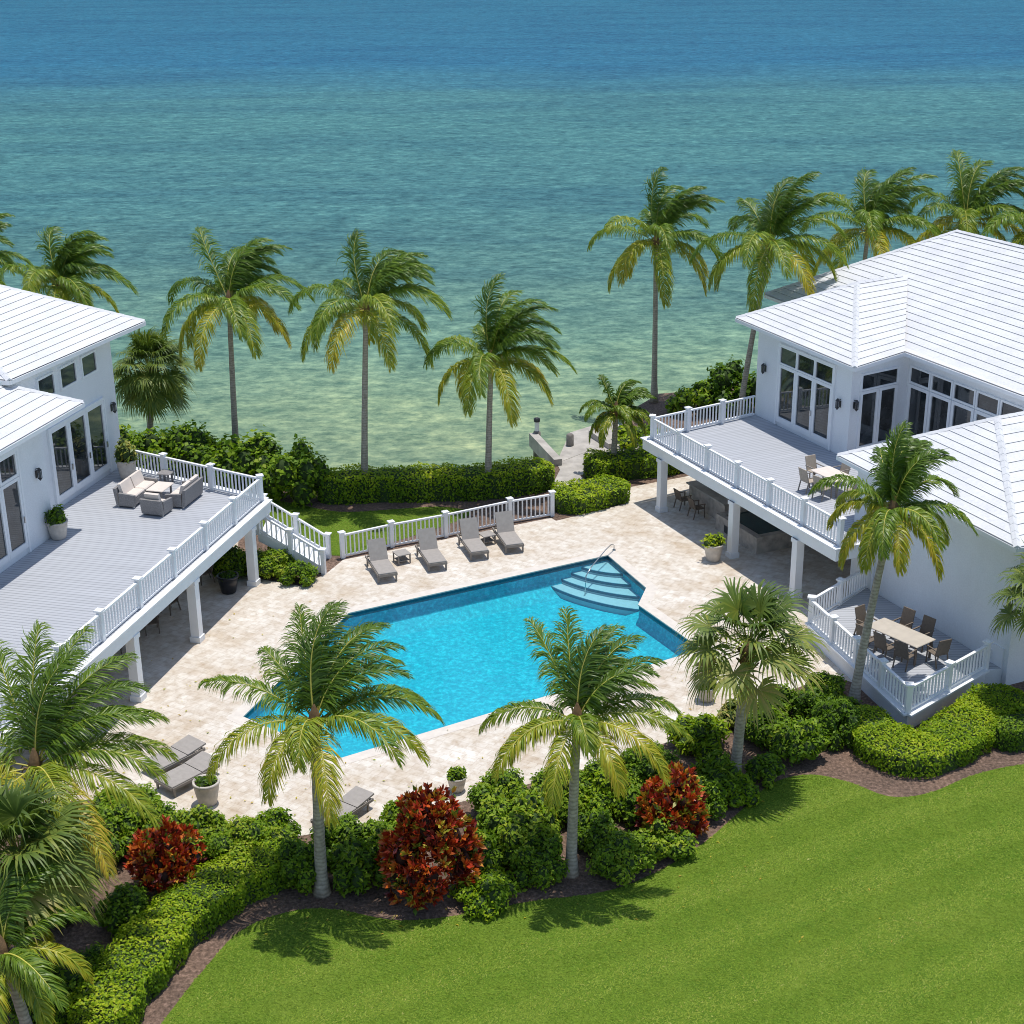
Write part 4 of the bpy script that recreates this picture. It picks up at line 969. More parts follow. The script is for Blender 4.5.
# ------------------------------------------------------------------ shrubs and hedges
def leaf_faces(rng, P, Nn, size, elong, fold=0.25):
    n = len(P); r = rng.normal(0, 1, (n, 3)); u = nrm(np.cross(Nn, r)); v = np.cross(Nn, u)
    l = (size * (1 + rng.normal(0, 0.2, n)))[:, None]; wdt = l / elong
    return np.stack([P - u * l * 0.5, P + v * wdt * 0.5 + Nn * l * fold * 0.3, P + u * l * 0.55 - Nn * l * 0.12, P - v * wdt * 0.5 + Nn * l * fold * 0.3], 1).reshape(-1, 3)
ICO = None
def ico(c, r):
    global ICO
    if ICO is None:
        bm = bmesh.new(); bmesh.ops.create_icosphere(bm, subdivisions=2, radius=1.0)
        bm.verts.ensure_lookup_table(); ICO = (np.array([v.co[:] for v in bm.verts]), np.array([[v.index for v in f.verts] for f in bm.faces])); bm.free()
    return ICO[0] * np.array(r) + np.array(c), ICO[1]
def cloud_mesh(name, leaves, tint, cores, mat, parent=None, loc=None):
    Vl = np.concatenate(leaves); n = len(Vl) // 4; Q = np.arange(4 * n).reshape(-1, 4); V = [Vl]; T = []; o = len(Vl)
    for c, t in cores: V.append(c); T.append(t + o); o += len(c)
    V = np.concatenate(V); T = np.concatenate(T) if T else np.zeros((0, 3), int)
    tv = np.concatenate([np.repeat(tint, 4), np.zeros(len(V) - len(Vl))])
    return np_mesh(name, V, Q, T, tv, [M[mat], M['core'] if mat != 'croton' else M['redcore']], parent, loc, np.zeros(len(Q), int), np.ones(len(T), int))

def shrub(name, label, cat, base, r, h, mat='leaf', seed=0, lumps=24, leaf=0.12, elong=1.7, dens=1.0, tint=(0.25, 0.75), group=None, sub=0.29, squash=1.0, clump=0.0):
    rng = np.random.default_rng(seed + 1000); LP, LR = [], []
    for i in range(lumps):
        a = i * 2.4 + rng.normal(0, 0.3); q = math.sqrt((i + 0.3) / lumps) * (1 - sub * 0.75)
        q *= rng.uniform(0.9, 1.15); z = h * (1 - sub * 0.9) * (1 - 0.70 * q ** 2.0) * rng.uniform(0.55, 1.28)
        LP.append((q * r * math.cos(a), q * r * math.sin(a) * squash, max(z, h * sub * 0.55))); LR.append((r * sub * rng.uniform(0.85, 1.2), r * sub * rng.uniform(0.85, 1.2), h * sub * rng.uniform(0.85, 1.15)))
    LP, LR = np.array(LP), np.array(LR)
    allP, allN, allT = [], [], []
    for c, q in zip(LP, LR):
        area = 4 * PI * (q[0] * q[1] * q[2]) ** (2 / 3); n = int(dens * 1.5 * area / (leaf * leaf / elong))
        d = nrm(rng.normal(0, 1, (n, 3))); lob = 0.10 * np.sin(d[:, 0] * 7 + c[0] * 9) * np.sin(d[:, 1] * 8 + c[1] * 7) + 0.08 * np.sin(d[:, 2] * 11 + d[:, 0] * 9)
        rr = ((1 - 0.30 * rng.random(n) ** 2.0 + 0.30 * rng.random(n) ** 4) * (1 + lob))[:, None]
        P = c + d * q * rr; keep = P[:, 2] > 0.04
        for c2, q2 in zip(LP, LR):
            if c2 is c: continue
            keep &= (np.sum(((P - c2) / q2) ** 2, 1) > 0.55) | (np.sum((c - c2) ** 2) < 1e-9)
        P, d = P[keep], d[keep]; 
        Nn = nrm(d * 0.6 + np.array([0, 0, 0.65]) + rng.normal(0, 0.45, P.shape))
        t = tint[0] + (tint[1] - tint[0]) * rng.random(len(P)) ** 1.1 + rng.normal(0, 0.11)
        allP.append(P); allN.append(Nn); allT.append(np.clip(t, 0, 1))
    P, Nn, t = np.concatenate(allP), np.concatenate(allN), np.concatenate(allT)
    if clump:   # rosettes of upright coloured leaves
        k = max(1, len(P) // 9); cen = P[rng.integers(0, len(P), k)]; cn = nrm(cen - np.array([0, 0, h * 0.25]) + np.array([0, 0, 0.5]))
        ct = rng.choice([0.08, 0.25, 0.38, 0.5, 0.56, 0.68, 0.83, 0.95], k, p=[.12, .18, .15, .13, .12, .12, .10, .08]); out, tt = [], []
        for j in range(9):
            dirn = nrm(cn + rng.normal(0, 0.65, (k, 3))); sdv = nrm(np.cross(dirn, rng.normal(0, 1, (k, 3)))); l = leaf * (1 + rng.normal(0, 0.2, k))[:, None]; wd = l / elong
            nv = np.cross(dirn, sdv)
            out.append(np.stack([cen, cen + dirn * l * 0.55 + sdv * wd * 0.5, cen + dirn * l - nv * l * 0.15, cen + dirn * l * 0.55 - sdv * wd * 0.5], 1).reshape(-1, 3)); tt.append(np.clip(ct + rng.normal(0, 0.08, k), 0, 1))
        leaves, t = out, np.concatenate(tt)
    else: leaves = [leaf_faces(rng, P, Nn, leaf, elong)]
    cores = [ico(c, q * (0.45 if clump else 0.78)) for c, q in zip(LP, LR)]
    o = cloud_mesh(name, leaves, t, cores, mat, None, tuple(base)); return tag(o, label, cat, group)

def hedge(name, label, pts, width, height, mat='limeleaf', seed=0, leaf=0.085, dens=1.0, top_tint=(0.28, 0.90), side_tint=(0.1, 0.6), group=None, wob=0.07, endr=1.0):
    rng = np.random.default_rng(seed + 5000); P = np.array(smooth_poly(pts, 8)) if len(pts) > 2 else np.array([np.array(p[:2], float) for p in pts])
    base = P[len(P) // 2]; P = P - base
    seg = np.linalg.norm(np.diff(P, axis=0), axis=1); cum = np.concatenate([[0], np.cumsum(seg)]); Ltot = cum[-1]; sg_ = nrm(np.diff(P, axis=0)); VT = nrm(np.concatenate([sg_[:1], sg_[:-1] + sg_[1:], sg_[-1:]]))
    def at(s):
        i = np.clip(np.searchsorted(cum, s, side='right') - 1, 0, len(seg) - 1); f = ((s - cum[i]) / seg[i])[:, None]
        d = nrm(VT[i] * (1 - f) + VT[i + 1] * f); return P[i] * (1 - f) + P[i + 1] * f, np.stack([-d[:, 1], d[:, 0]], 1), d
    per = width + 2 * height; n = int(dens * 1.7 * Ltot * per / (leaf * leaf / 1.6))
    s = rng.random(n) * Ltot; u = rng.random(n) * per
    c, sd, dd = at(s)
    ea = np.minimum(1.0, np.minimum(s, Ltot - s) / (width * 0.45)); ends = np.sqrt(np.clip(1 - (1 - ea) ** 2, 0.02, 1)) * endr + (1 - endr)
    wob_s = 1 + wob * np.sin(s * 2.3 + seed) + wob * 0.8 * np.sin(s * 5.1 + seed * 2) ; hw = width / 2 * ends * wob_s
    hh = height * (1 + wob * 0.7 * np.sin(s * 1.7 + 1.3 * seed) + wob * 0.5 * np.sin(s * 4.3)) * (0.75 + 0.25 * ends)
    top = u < width; left = (u >= width) & (u < width + height)
    x = np.where(top, (u / width * 2 - 1), np.where(left, -1, 1)); z = np.where(top, 1.0, np.where(left, (u - width) / height, (u - width - height) / height))
    # round the shoulders
    nx = np.where(top, np.sign(x) * np.abs(x) ** 4, x) ; zz = np.where(top, 1 - 0.10 * np.abs(x) ** 4, z); xx = np.where(top, x, x * (1 - 0.10 * np.clip(z, 0, 1) ** 4) * (0.90 + 0.10 * z))
    dep = 1 - 0.12 * rng.random(n) ** 2; bumpn = 0.018 * np.sin(s * 9 + x * 4) + 0.015 * np.sin(s * 15 + z * 7) + rng.normal(0, 0.025, n)
    pos = np.concatenate([c + sd * (xx * hw * dep * (1 + bumpn))[:, None], (zz * hh * (dep + bumpn * 0.5))[:, None]], 1)
    nn = np.concatenate([sd * nx[:, None], np.where(top, 1.0, 0.25)[:, None]], 1)
    Nn = nrm(nrm(nn) * 0.8 + np.array([0, 0, 0.35]) + rng.normal(0, 0.42, (n, 3)))
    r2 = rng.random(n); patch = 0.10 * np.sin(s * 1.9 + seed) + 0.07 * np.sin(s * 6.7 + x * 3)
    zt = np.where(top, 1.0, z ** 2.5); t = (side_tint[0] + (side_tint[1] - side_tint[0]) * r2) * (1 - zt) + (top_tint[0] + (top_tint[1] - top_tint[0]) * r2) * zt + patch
    # dark twiggy inside
    k = max(4, int(Ltot / 0.3)); ss = np.linspace(0.02, Ltot - 0.02, k); cc, sd2, _ = at(ss)
    e2 = np.sqrt(np.clip(1 - (1 - np.minimum(1, np.minimum(ss, Ltot - ss) / (width * 0.45))) ** 2, 0.05, 1))
    CV, CT = [], []
    for j in range(k):
        hw2 = width / 2 * 0.80 * e2[j]
        for xs, zs in ((-1, 0.0), (-1, 0.80), (-0.8, 0.88), (0.8, 0.88), (1, 0.80), (1, 0.0)): CV.append((cc[j, 0] + sd2[j, 0] * xs * hw2, cc[j, 1] + sd2[j, 1] * xs * hw2, zs * height * (0.75 + 0.25 * e2[j])))
    for j in range(k - 1):
        for q in range(5):
            a, b_ = j * 6 + q, j * 6 + q + 1; CT += [(a, b_, b_ + 6), (a, b_ + 6, a + 6)]
    for j in (0, k - 1): CT += [(j * 6, j * 6 + 1, j * 6 + 2), (j * 6, j * 6 + 2, j * 6 + 3), (j * 6, j * 6 + 3, j * 6 + 4), (j * 6, j * 6 + 4, j * 6 + 5)]
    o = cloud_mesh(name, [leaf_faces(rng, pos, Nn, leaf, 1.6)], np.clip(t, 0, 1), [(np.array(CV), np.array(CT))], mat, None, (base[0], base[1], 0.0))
    return tag(o, label, 'hedge', group)

hedge('clipped_hedge', 'curving clipped lime hedge along the mulch edge at the lower left', [un2(*p) for p in [(92, 1050), (132, 988), (180, 934), (234, 894), (303, 868)]], 1.7, 0.9, seed=1, dens=1.3)
hedge('clipped_hedge', 'bright clipped hedge wrapping the outer corner of the low terrace', [un2(*p) for p in [(850, 724), (868, 741), (888, 757), (908, 764), (932, 761), (958, 745), (985, 724), (1012, 704)]], 1.9, 0.8, seed=2, dens=1.5)
hedge('clipped_hedge', 'darker hedge end beside the orange mulch at the right edge', [un2(*p) for p in [(990, 745), (1030, 742), (1080, 748)]], 1.4, 0.9, mat='leaf', seed=3, leaf=0.10)
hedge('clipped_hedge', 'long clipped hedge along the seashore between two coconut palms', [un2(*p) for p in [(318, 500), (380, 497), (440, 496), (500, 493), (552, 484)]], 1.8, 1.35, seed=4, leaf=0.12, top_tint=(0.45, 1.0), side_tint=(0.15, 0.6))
hedge('clipped_hedge', 'short low hedge at the end of the white picket fence', [un2(*p) for p in [(553, 511), (590, 503), (624, 494)]], 2.3, 0.9, seed=5, leaf=0.12, top_tint=(0.4, 0.9))
hedge('clipped_hedge', 'dark green hedge between the dock path and the right deck', [un2(*p) for p in [(584, 478), (632, 474), (690, 466)]], 1.9, 1.15, seed=6, leaf=0.14, top_tint=(0.3, 0.85))
def shr(label, px, py, r, h, seed, **kw): return shrub('shrub', label, 'shrub', un(px, py), r, h, seed=seed, **kw)
G1 = dict(tint=(0.38, 1.0)); G2 = dict(tint=(0.18, 0.82))
shr('wide green shrub in front of the big left palm crown, next to the paving', 128, 838, 1.35, 1.5, 1, **G1)
shr('rounded bright shrub directly left of the front left palm trunk', 250, 862, 1.35, 1.2, 2, leaf=0.11, **G1)
shr('green shrub against the paving just behind the left red croton', 196, 846, 1.05, 1.0, 3, **G1)
shr('small dark round shrub below the left red croton', 128, 925, 0.75, 1.1, 4, **G2)
shr('dark shrub under the front left palm crown, right of its trunk', 362, 884, 0.85, 1.35, 5, leaf=0.22, elong=2.8, **G2)
shr('green shrub by the paving between the front left palm and the big croton', 385, 855, 0.85, 1.0, 6, tint=(0.15, 0.7))
shr('dark shrub hugging the left side of the front left palm trunk', 300, 885, 0.8, 1.3, 26, **G2)
shr('low lime shrub at the mulch edge in front of the big croton', 486, 900, 0.95, 0.7, 7, mat='limeleaf', tint=(0.2, 0.8), leaf=0.11)
shr('tall green shrub behind the middle front palm, to its left', 520, 850, 1.25, 1.7, 8, leaf=0.17, elong=2.0, **G1)
shr('dark green shrub at the foot of the middle front palm', 538, 876, 0.85, 1.2, 9, **G2)
shr('low spreading green shrub right of the middle front palm trunk', 620, 868, 1.0, 0.9, 10, **G1)
shr('low green shrub below the smaller red croton', 664, 852, 0.85, 0.85, 11, **G1)
shr('lime shrub behind the middle front palm, next to the paving', 600, 806, 1.15, 1.25, 12, mat='limeleaf', tint=(0.1, 0.65))
shr('bushy green shrub at the paving edge left of the smaller croton', 650, 784, 1.1, 1.2, 13, tint=(0.15, 0.7))
shr('dark shrub at the foot of the fan palm', 716, 792, 0.85, 1.1, 14, leaf=0.24, elong=3.2, **G2)
shr('dense dark shrub left of the leaning terrace palm', 795, 756, 1.0, 1.2, 15, leaf=0.18, elong=2.2, **G2)
shr('dark shrub under the terrace wall beside the leaning palm trunk', 835, 738, 0.9, 1.3, 16, tint=(0.05, 0.5))
shr('yellowish shrub beneath the fan palm crown', 700, 748, 1.0, 1.0, 17, mat='limeleaf', tint=(0.2, 0.8), leaf=0.2, elong=2.8)
shr('green shrub between the fan palm and the terrace', 765, 742, 0.8, 1.1, 18, tint=(0.1, 0.7))
shr('dark undergrowth shrub at the lower left corner palm', 62, 1010, 1.3, 0.9, 19, **G2)
shr('low green shrub between the lower left palms and the curved hedge', 95, 975, 0.7, 0.6, 20, mat='limeleaf', tint=(0.0, 0.5), leaf=0.22, elong=6)
shr('dark shrub hidden behind the lower left fan palm', 40, 905, 1.5, 1.3, 21, **G2)
shr('leafy shrub by the garden stair under the left deck edge', 270, 573, 1.1, 1.0, 22, **G1)
shr('rounded shrub in front of the garden stair bottom', 300, 582, 0.75, 0.75, 23, tint=(0.2, 0.8))
shr('shrub behind the black pot under the left deck', 232, 574, 1.0, 1.1, 24, **G2)
shr('green shrub on the paving edge right of the small pale pot', 500, 812, 1.0, 1.15, 101, tint=(0.2, 0.85))
shr('rounded green shrub directly behind the middle front palm trunk', 562, 812, 1.05, 1.3, 102, **G1)
shr('shrub in the hollow between the big croton and the tall green shrub', 478, 868, 0.85, 1.1, 103, leaf=0.22, elong=3.0, **G2)
shr('mid green shrub touching the right side of the middle front palm trunk', 596, 846, 0.8, 0.95, 104, tint=(0.15, 0.75))
shr('green shrub tucked behind the smaller red croton on its left', 640, 818, 0.75, 1.0, 105, leaf=0.2, elong=2.6, tint=(0.2, 0.8))
shr('dark shrub between the smaller red croton and the fan palm trunk', 702, 815, 0.75, 1.05, 106, **G2)
shr('lime tipped shrub at the mulch edge below the fan palm', 735, 800, 0.7, 0.75, 107, mat='limeleaf', tint=(0.1, 0.6))
shr('green shrub in the bed right behind the front left palm trunk', 340, 852, 0.8, 1.0, 108, tint=(0.15, 0.75))
shr('low green shrub at the paving edge left of the big croton', 405, 828, 0.7, 0.8, 109, leaf=0.18, elong=2.6, **G1)
shr('green shrub against the low terrace wall behind the leaning palm', 812, 716, 0.75, 1.0, 110, tint=(0.1, 0.65))
shr('green shrub at the paving edge between fan palm and terrace', 780, 712, 0.75, 0.9, 111, tint=(0.15, 0.8))
shr('reddish green shrub in the bed under the fan palm skirt', 738, 724, 0.7, 0.75, 112, mat='fan', tint=(0.2, 1.0), leaf=0.2, elong=2.6)
shr('small green shrub at the far foot of the terrace wall', 826, 698, 0.7, 0.9, 116, tint=(0.2, 0.85))
shr('small dark shrub squeezed between the leaning palm and the terrace wall', 846, 722, 0.6, 0.8, 117, **G2)
shr('low dark shrub in front of the dense dark shrub by the terrace', 765, 778, 0.65, 0.7, 113, **G2)
shr('bright shrub at the far end of the curved hedge near the front left palm', 272, 846, 0.8, 1.0, 114, mat='limeleaf', tint=(0.05, 0.6))
shr('bushy shrub left of the wide green shrub under the big left palm', 88, 862, 1.1, 1.2, 115, tint=(0.1, 0.7))
for i, (px, py, r, h, lab) in enumerate([(150, 478, 1.7, 2.2, 'dark sea grape shrub behind the left deck railing by the house'), (195, 480, 1.9, 2.4, 'sea grape shrub left of the shoreline palm trunk'), (250, 490, 1.8, 2.6, 'glossy sea grape shrub right of the shoreline palm trunk'),
                                   (300, 500, 1.6, 2.5, 'bright sea grape shrub at the left end of the long hedge'), (100, 470, 1.8, 2.4, 'dark shrub behind the left house corner')]):
    shrub('shrub', lab, 'shrub', un(px, py), r, h, seed=40 + i, leaf=0.24, elong=1.25, tint=(0.1, 0.85), lumps=13, sub=0.34)
shrub('shrub', 'pale sea grape shrub beyond the right deck railing, left of the house', 'shrub', un(700, 412), 1.7, 1.6, seed=50, leaf=0.26, elong=1.3, tint=(0.2, 0.85), lumps=10)
shrub('shrub', 'dark sea grape shrub against the left corner of the right house', 'shrub', un(738, 412), 2.0, 2.6, seed=51, leaf=0.26, elong=1.3, tint=(0.0, 0.6), lumps=10)
shrub('shrub', 'yellow green low shrub behind the small young palm', 'shrub', un(634, 442), 1.4, 0.9, seed=52, leaf=0.2, elong=1.6, mat='limeleaf', tint=(0.3, 0.8), lumps=9)
def crot(label, px, py, r, h, seed, **kw): return shrub('croton_shrub', label, 'shrub', un(px, py), r, h, mat='croton', seed=seed, leaf=0.21, elong=2.5, clump=1, dens=2.6, lumps=24, sub=0.25, group='red crotons', **kw)
crot('biggest red and orange croton, between the two front palms', 430, 892, 1.28, 2.7, 60)
crot('dark red croton at the left, above the curved hedge', 168, 888, 1.0, 1.9, 61)
crot('smaller red croton right of the middle front palm', 672, 830, 1.0, 1.75, 62)

rng = np.random.default_rng(77)
lp = np.array([un2(rng.uniform(120, 700), rng.uniform(600, 830)) for _ in range(260)] + [un2(rng.uniform(170, 900), rng.uniform(800, 950)) for _ in range(120)])
lp = lp[~in_poly(lp, inset(POOL, -0.1))]; k = len(lp)
lv = leaf_faces(rng, np.c_[lp, np.full(k, 0.045)], nrm(np.array([0, 0, 1.0]) + rng.normal(0, 0.2, (k, 3))), 0.10, 2.2)
tag(np_mesh('leaf_litter', lv, np.arange(4 * k).reshape(-1, 4), np.zeros((0, 3), int), np.repeat(rng.uniform(0.55, 1.0, k), 4), [M['palm']]), 'dry fallen leaves scattered on the paving and along the bed edge', 'leaf litter', None, 'stuff')

# ------------------------------------------------------------------ dock
dp = Vector(un(600, 448)); dk = thing('boat_dock', 'weathered concrete dock landing with low side walls at the shore', 'dock', dp)
mb = MB()
dl = [Vector(un(*p)) - dp for p in [(556, 464), (600, 447), (640, 441), (585, 428), (560, 440)]]
mb.prism([(v.x, v.y) for v in [dl[0], dl[1], dl[2], Vector(un(612, 420)) - dp, Vector(un(570, 433)) - dp]], -0.9, 0.03); mb.build('landing', M['concrete'], dk)
mb = MB(); mb.beam(Vector(un(533, 441)) - dp + Vector((0, 0, 0.1)), Vector(un(558, 466)) - dp + Vector((0, 0, 0.0)), 0.42, 0.7); mb.build('side_wall', M['concrete'], dk)
mb = MB(); mb.beam(Vector(un(592, 436)) - dp + Vector((0, 0, 0.05)), Vector(un(612, 449)) - dp + Vector((0, 0, 0.0)), 0.40, 0.6); mb.build('side_wall', M['concrete'], dk)
for lab, px, py, hh, lamp in [('wooden dock post with a white lamp at the left of the landing', 537, 441, 1.5, True), ('plain grey mooring post in the water beside the dock', 570, 446, 1.6, False)]:
    b = un(px, py); t = thing('dock_post', lab, 'post', (b[0], b[1], -1.0))
    mb = MB(); mb.lathe([(0.0, 0.0), (0.20, 0.0), (0.19, hh), (0.13, hh + 0.06), (0, hh + 0.08)], (0, 0, 0), 10); mb.build('shaft', M['wood'], t, True)
    if lamp:
        m2 = MB(); m2.lathe([(0.12, hh + 0.06), (0.12, hh + 0.55)], (0, 0, 0), 10); l = m2.build('lamp_glass', M['bulb'], t, True)
        m2 = MB(); m2.lathe([(0.16, hh + 0.55), (0.17, hh + 0.72), (0, hh + 0.8)], (0, 0, 0), 10); m2.build('lamp_cap', M['darkmetal'], t, True)

# ------------------------------------------------------------------ furniture
def R2(a, b): return math.atan2(b[1] - a[1], b[0] - a[0])
def make_lounger(name, label, ang, group):
    t = thing(name, label, 'sun lounger', (0, 0, 0), 0, group)          # local y runs from the foot (-1) to the head (+1)
    f = MB(); piv = 0.22
    for s in (-1, 1):
        f.beam((s * 0.33, -1.0, 0.30), (s * 0.33, 0.95, 0.30), 0.05, 0.09)
    f.beam((-0.33, -1.0, 0.30), (0.33, -1.0, 0.30), 0.05, 0.09); f.beam((-0.33, 0.93, 0.28), (0.33, 0.93, 0.28), 0.05, 0.05)
    f.build('frame', M['taupe_dark'], t)
    for sx in (-1, 1):
        for y in (-0.92, 0.72):
            l = MB(); l.beam((sx * 0.32, y, 0.0), (sx * 0.32, y, 0.27), 0.06, 0.05, 0, (0, 1, 0)); l.build('leg', M['taupe_dark'], t)
    st = MB(); st.cbox((0, (-1.0 + piv) / 2, 0.365), (0.66, piv + 1.0, 0.06), 0, 0.015); st.build('seat', M['taupe'], t)
    ca, sa = math.cos(ang), math.sin(ang); L = 0.80
    bk = MB(); c = lambda x, y, z: (x, piv + y * ca - z * sa, 0.365 + y * sa + z * ca)
    bk.hexa([c(-0.33, 0.02, -0.03), c(0.33, 0.02, -0.03), c(0.33, L, -0.03), c(-0.33, L, -0.03), c(-0.33, 0.02, 0.03), c(0.33, 0.02, 0.03), c(0.33, L, 0.03), c(-0.33, L, 0.03)])
    b = bk.build('backrest', M['taupe'], t)
    pr = MB()
    for s in (-1, 1): pr.beam(c(s * 0.28, L * 0.6, -0.04), (s * 0.28, piv + 0.62, 0.27), 0.03, 0.03)
    pr.build('prop', M['taupe_dark'], b)
    return t
lg = make_lounger('sun_lounger', '', math.radians(62), 'taupe loungers by the picket fence')
labs = ['first taupe lounger from the garden stair, by the picket fence', 'second taupe lounger from the garden stair, right of the cube side table', 'third taupe lounger from the garden stair, left of the low table', 'taupe lounger farthest from the garden stair, by the picket fence']
for i, (fx, fy, hx, hy) in enumerate([(387, 575, 371, 551), (437, 564, 421, 541), (479, 553, 462, 530), (514, 546, 497, 523)]):
    a, b = un(fx, fy, 0.3), un(hx, hy, 0.3); mid = (a + b) / 2; an = R2(a, b) - PI / 2
    an = math.atan2(a[0] - b[0], b[1] - a[1]); loc = (a[0] - math.sin(an) * 1.0, a[1] + math.cos(an) * 1.0, 0.01)
    o = lg if i == 0 else dup(lg, loc, an, labs[i])
    o.location = loc; o.rotation_euler = (0, 0, an); o['label'] = labs[i]; o.scale = (1.15, 1.15, 1.15)
lg2 = make_lounger('sun_lounger', '', math.radians(7), 'taupe loungers at the near end of the pool')
labs = ['flat taupe lounger farther from the bed, beside the left deck columns', 'flat taupe lounger beside the grey pot near the left palm', 'single taupe lounger half hidden behind the front left palm trunk']
for i, (px, py, an) in enumerate([(174, 756, -40), (188, 773, -40), (343, 810, -36)]):
    p = un(px, py, 0.3); loc = (p[0], p[1], 0.01); an = math.radians(an)
    o = lg2 if i == 0 else dup(lg2, loc, an, labs[i])
    o.location = loc; o.rotation_euler = (0, 0, an); o['label'] = labs[i]; o.scale = (1.3, 0.95, 1) if i < 2 else (1.1, 1, 1)
for lab, px, py, sc in [('square taupe side table between the first two loungers by the fence', 402, 562, 0.6), ('low taupe side table between the last two loungers by the fence', 487, 543, 0.6)]:
    b = un(px, py, 0.01); t = thing('side_table', lab, 'side table', tuple(b), math.radians(28), 'taupe lounger side tables')
    mb = MB(); mb.cbox((0, 0, 0.42), (sc, sc, 0.05), 0, 0.01); mb.build('table_top', M['taupe'], t)
    for sx in (-1, 1):
        for sy in (-1, 1):
            mb = MB(); mb.box(sx * (sc / 2 - .04) - .025, sx * (sc / 2 - .04) + .025, sy * (sc / 2 - .04) - .025, sy * (sc / 2 - .04) + .025, 0, 0.395); mb.build('leg', M['taupe_dark'], t)
    mb = MB(); mb.cbox((0, 0, 0.14), (sc - .12, sc - .12, 0.03)); mb.build('shelf', M['taupe_dark'], t)

def make_chair(name, label, mat, group, hb=0.95):
    t = thing(name, label, 'chair', (0, 0, 0), 0, group)      # faces local +y
    s = MB(); s.cbox((0, 0.0, 0.44), (0.50, 0.50, 0.04), 0, 0.01); s.build('seat', mat, t)
    b = MB(); c = [(-0.26, -0.25, 0.46), (0.26, -0.25, 0.46), (0.26, -0.20, 0.46), (-0.26, -0.20, 0.46), (-0.26, -0.40, hb), (0.26, -0.40, hb), (0.26, -0.36, hb), (-0.26, -0.36, hb)]; b.hexa(c); b.build('backrest', mat, t)
    for sx in (-1, 1):
        l = MB(); l.beam((sx * 0.25, 0.24, 0.0), (sx * 0.25, 0.22, 0.64), 0.04, 0.04, 0, (0, 1, 0)); l.build('leg', M['brown'] if mat is M['brown'] else M['taupe_dark'], t)
        l = MB(); l.beam((sx * 0.25, -0.34, 0.0), (sx * 0.25, -0.22, 0.46), 0.04, 0.04, 0, (0, 1, 0)); l.build('leg', M['brown'] if mat is M['brown'] else M['taupe_dark'], t)
        l = MB(); l.beam((sx * 0.27, 0.26, 0.655), (sx * 0.27, -0.30, 0.66), 0.05, 0.03); l.build('armrest', M['brown'] if mat is M['brown'] else M['taupe_dark'], t)
    return t
def make_table(name, label, cat, loc, rz, lx, ly, h, topm, legm, group=None):
    t = thing(name, label, cat, loc, rz, group)
    mb = MB(); mb.cbox((0, 0, h - 0.03), (lx, ly, 0.05), 0, 0.02); mb.build('table_top', topm, t)
    for sx in (-1, 1):
        for sy in (-1, 1):
            mb = MB(); x, y = sx * (lx / 2 - 0.12), sy * (ly / 2 - 0.12); mb.box(x - .035, x + .035, y - .035, y + .035, 0, h - 0.055); mb.build('leg', legm, t)
    return t
# terrace dining set
ta = un(865, 622, 1.25); tb = un(925, 648, 1.25); tm = (un(866, 624, 1.22) + un(928, 650, 1.22)) / 2
trz = math.atan2(tb[1] - ta[1], tb[0] - ta[0]); FZ = 0.612
make_table('dining_table', 'long beige dining table on the low walled terrace', 'table', (tm[0] + 0.15, tm[1] + 0.1, FZ), trz, 2.3, 1.05, 0.75, M['tabletop'], M['brown'])
ch = make_chair('patio_chair', '', M['brown'], 'brown sling chairs on the low terrace', 1.08); first = True
cl, sl_ = math.cos(trz), math.sin(trz)
for lx, ly, a, lab in [(-0.75, -0.85, 0, 'brown patio chair on the pool side of the terrace table, nearest the palm trunk'), (0.05, -0.85, 0, 'brown patio chair on the pool side of the terrace table, in the middle'), (0.9, -0.8, 8, 'brown patio chair on the pool side of the terrace table, nearest the terrace corner'),
                       (-0.6, 0.85, 180, 'brown patio chair against the house wall at the far end of the terrace table'), (0.3, 0.85, 180, 'brown patio chair against the house wall behind the middle of the terrace table'), (1.45, 0.25, 75, 'brown patio chair at the near end of the terrace table'), (-1.5, 0.0, -90, 'brown patio chair at the far end of the terrace table')]:
    loc = (tm[0] + 0.15 + lx * cl - ly * sl_, tm[1] + 0.1 + lx * sl_ + ly * cl, FZ); o = ch if first else dup(ch, loc, 0, lab); first = False
    o.location = loc; o.rotation_euler = (0, 0, trz + math.radians(a)); o['label'] = lab
# right deck dining set
dt = un(833, 474, 3.72); drz = math.radians(-62)
make_table('dining_table', 'beige dining table on the right balcony deck beside the tiled roof', 'table', (dt[0], dt[1], 3.0), drz, 1.7, 1.0, 0.74, M['cushion'], M['taupe_dark'])
ch = make_chair('patio_chair', '', M['tan'], 'tan sling chairs on the right deck', 1.02); first = True; cl, sl_ = math.cos(drz), math.sin(drz)
for lx, ly, a, lab in [(-0.45, -0.85, 0, 'tan patio chair on the railing side of the deck table, farther one'), (0.5, -0.9, 10, 'tan patio chair on the railing side of the deck table, nearer one behind the palm'), (-0.5, 0.8, 180, 'tan patio chair on the house side of the deck table'), (-1.25, 0.1, -90, 'tan patio chair at the far end of the deck table'), (1.3, 0.0, 90, 'tan patio chair at the near end of the deck table')]:
    loc = (dt[0] + lx * cl - ly * sl_, dt[1] + lx * sl_ + ly * cl, 3.0); o = ch if first else dup(ch, loc, 0, lab); first = False
    o.location = loc; o.rotation_euler = (0, 0, drz + math.radians(a)); o['label'] = lab
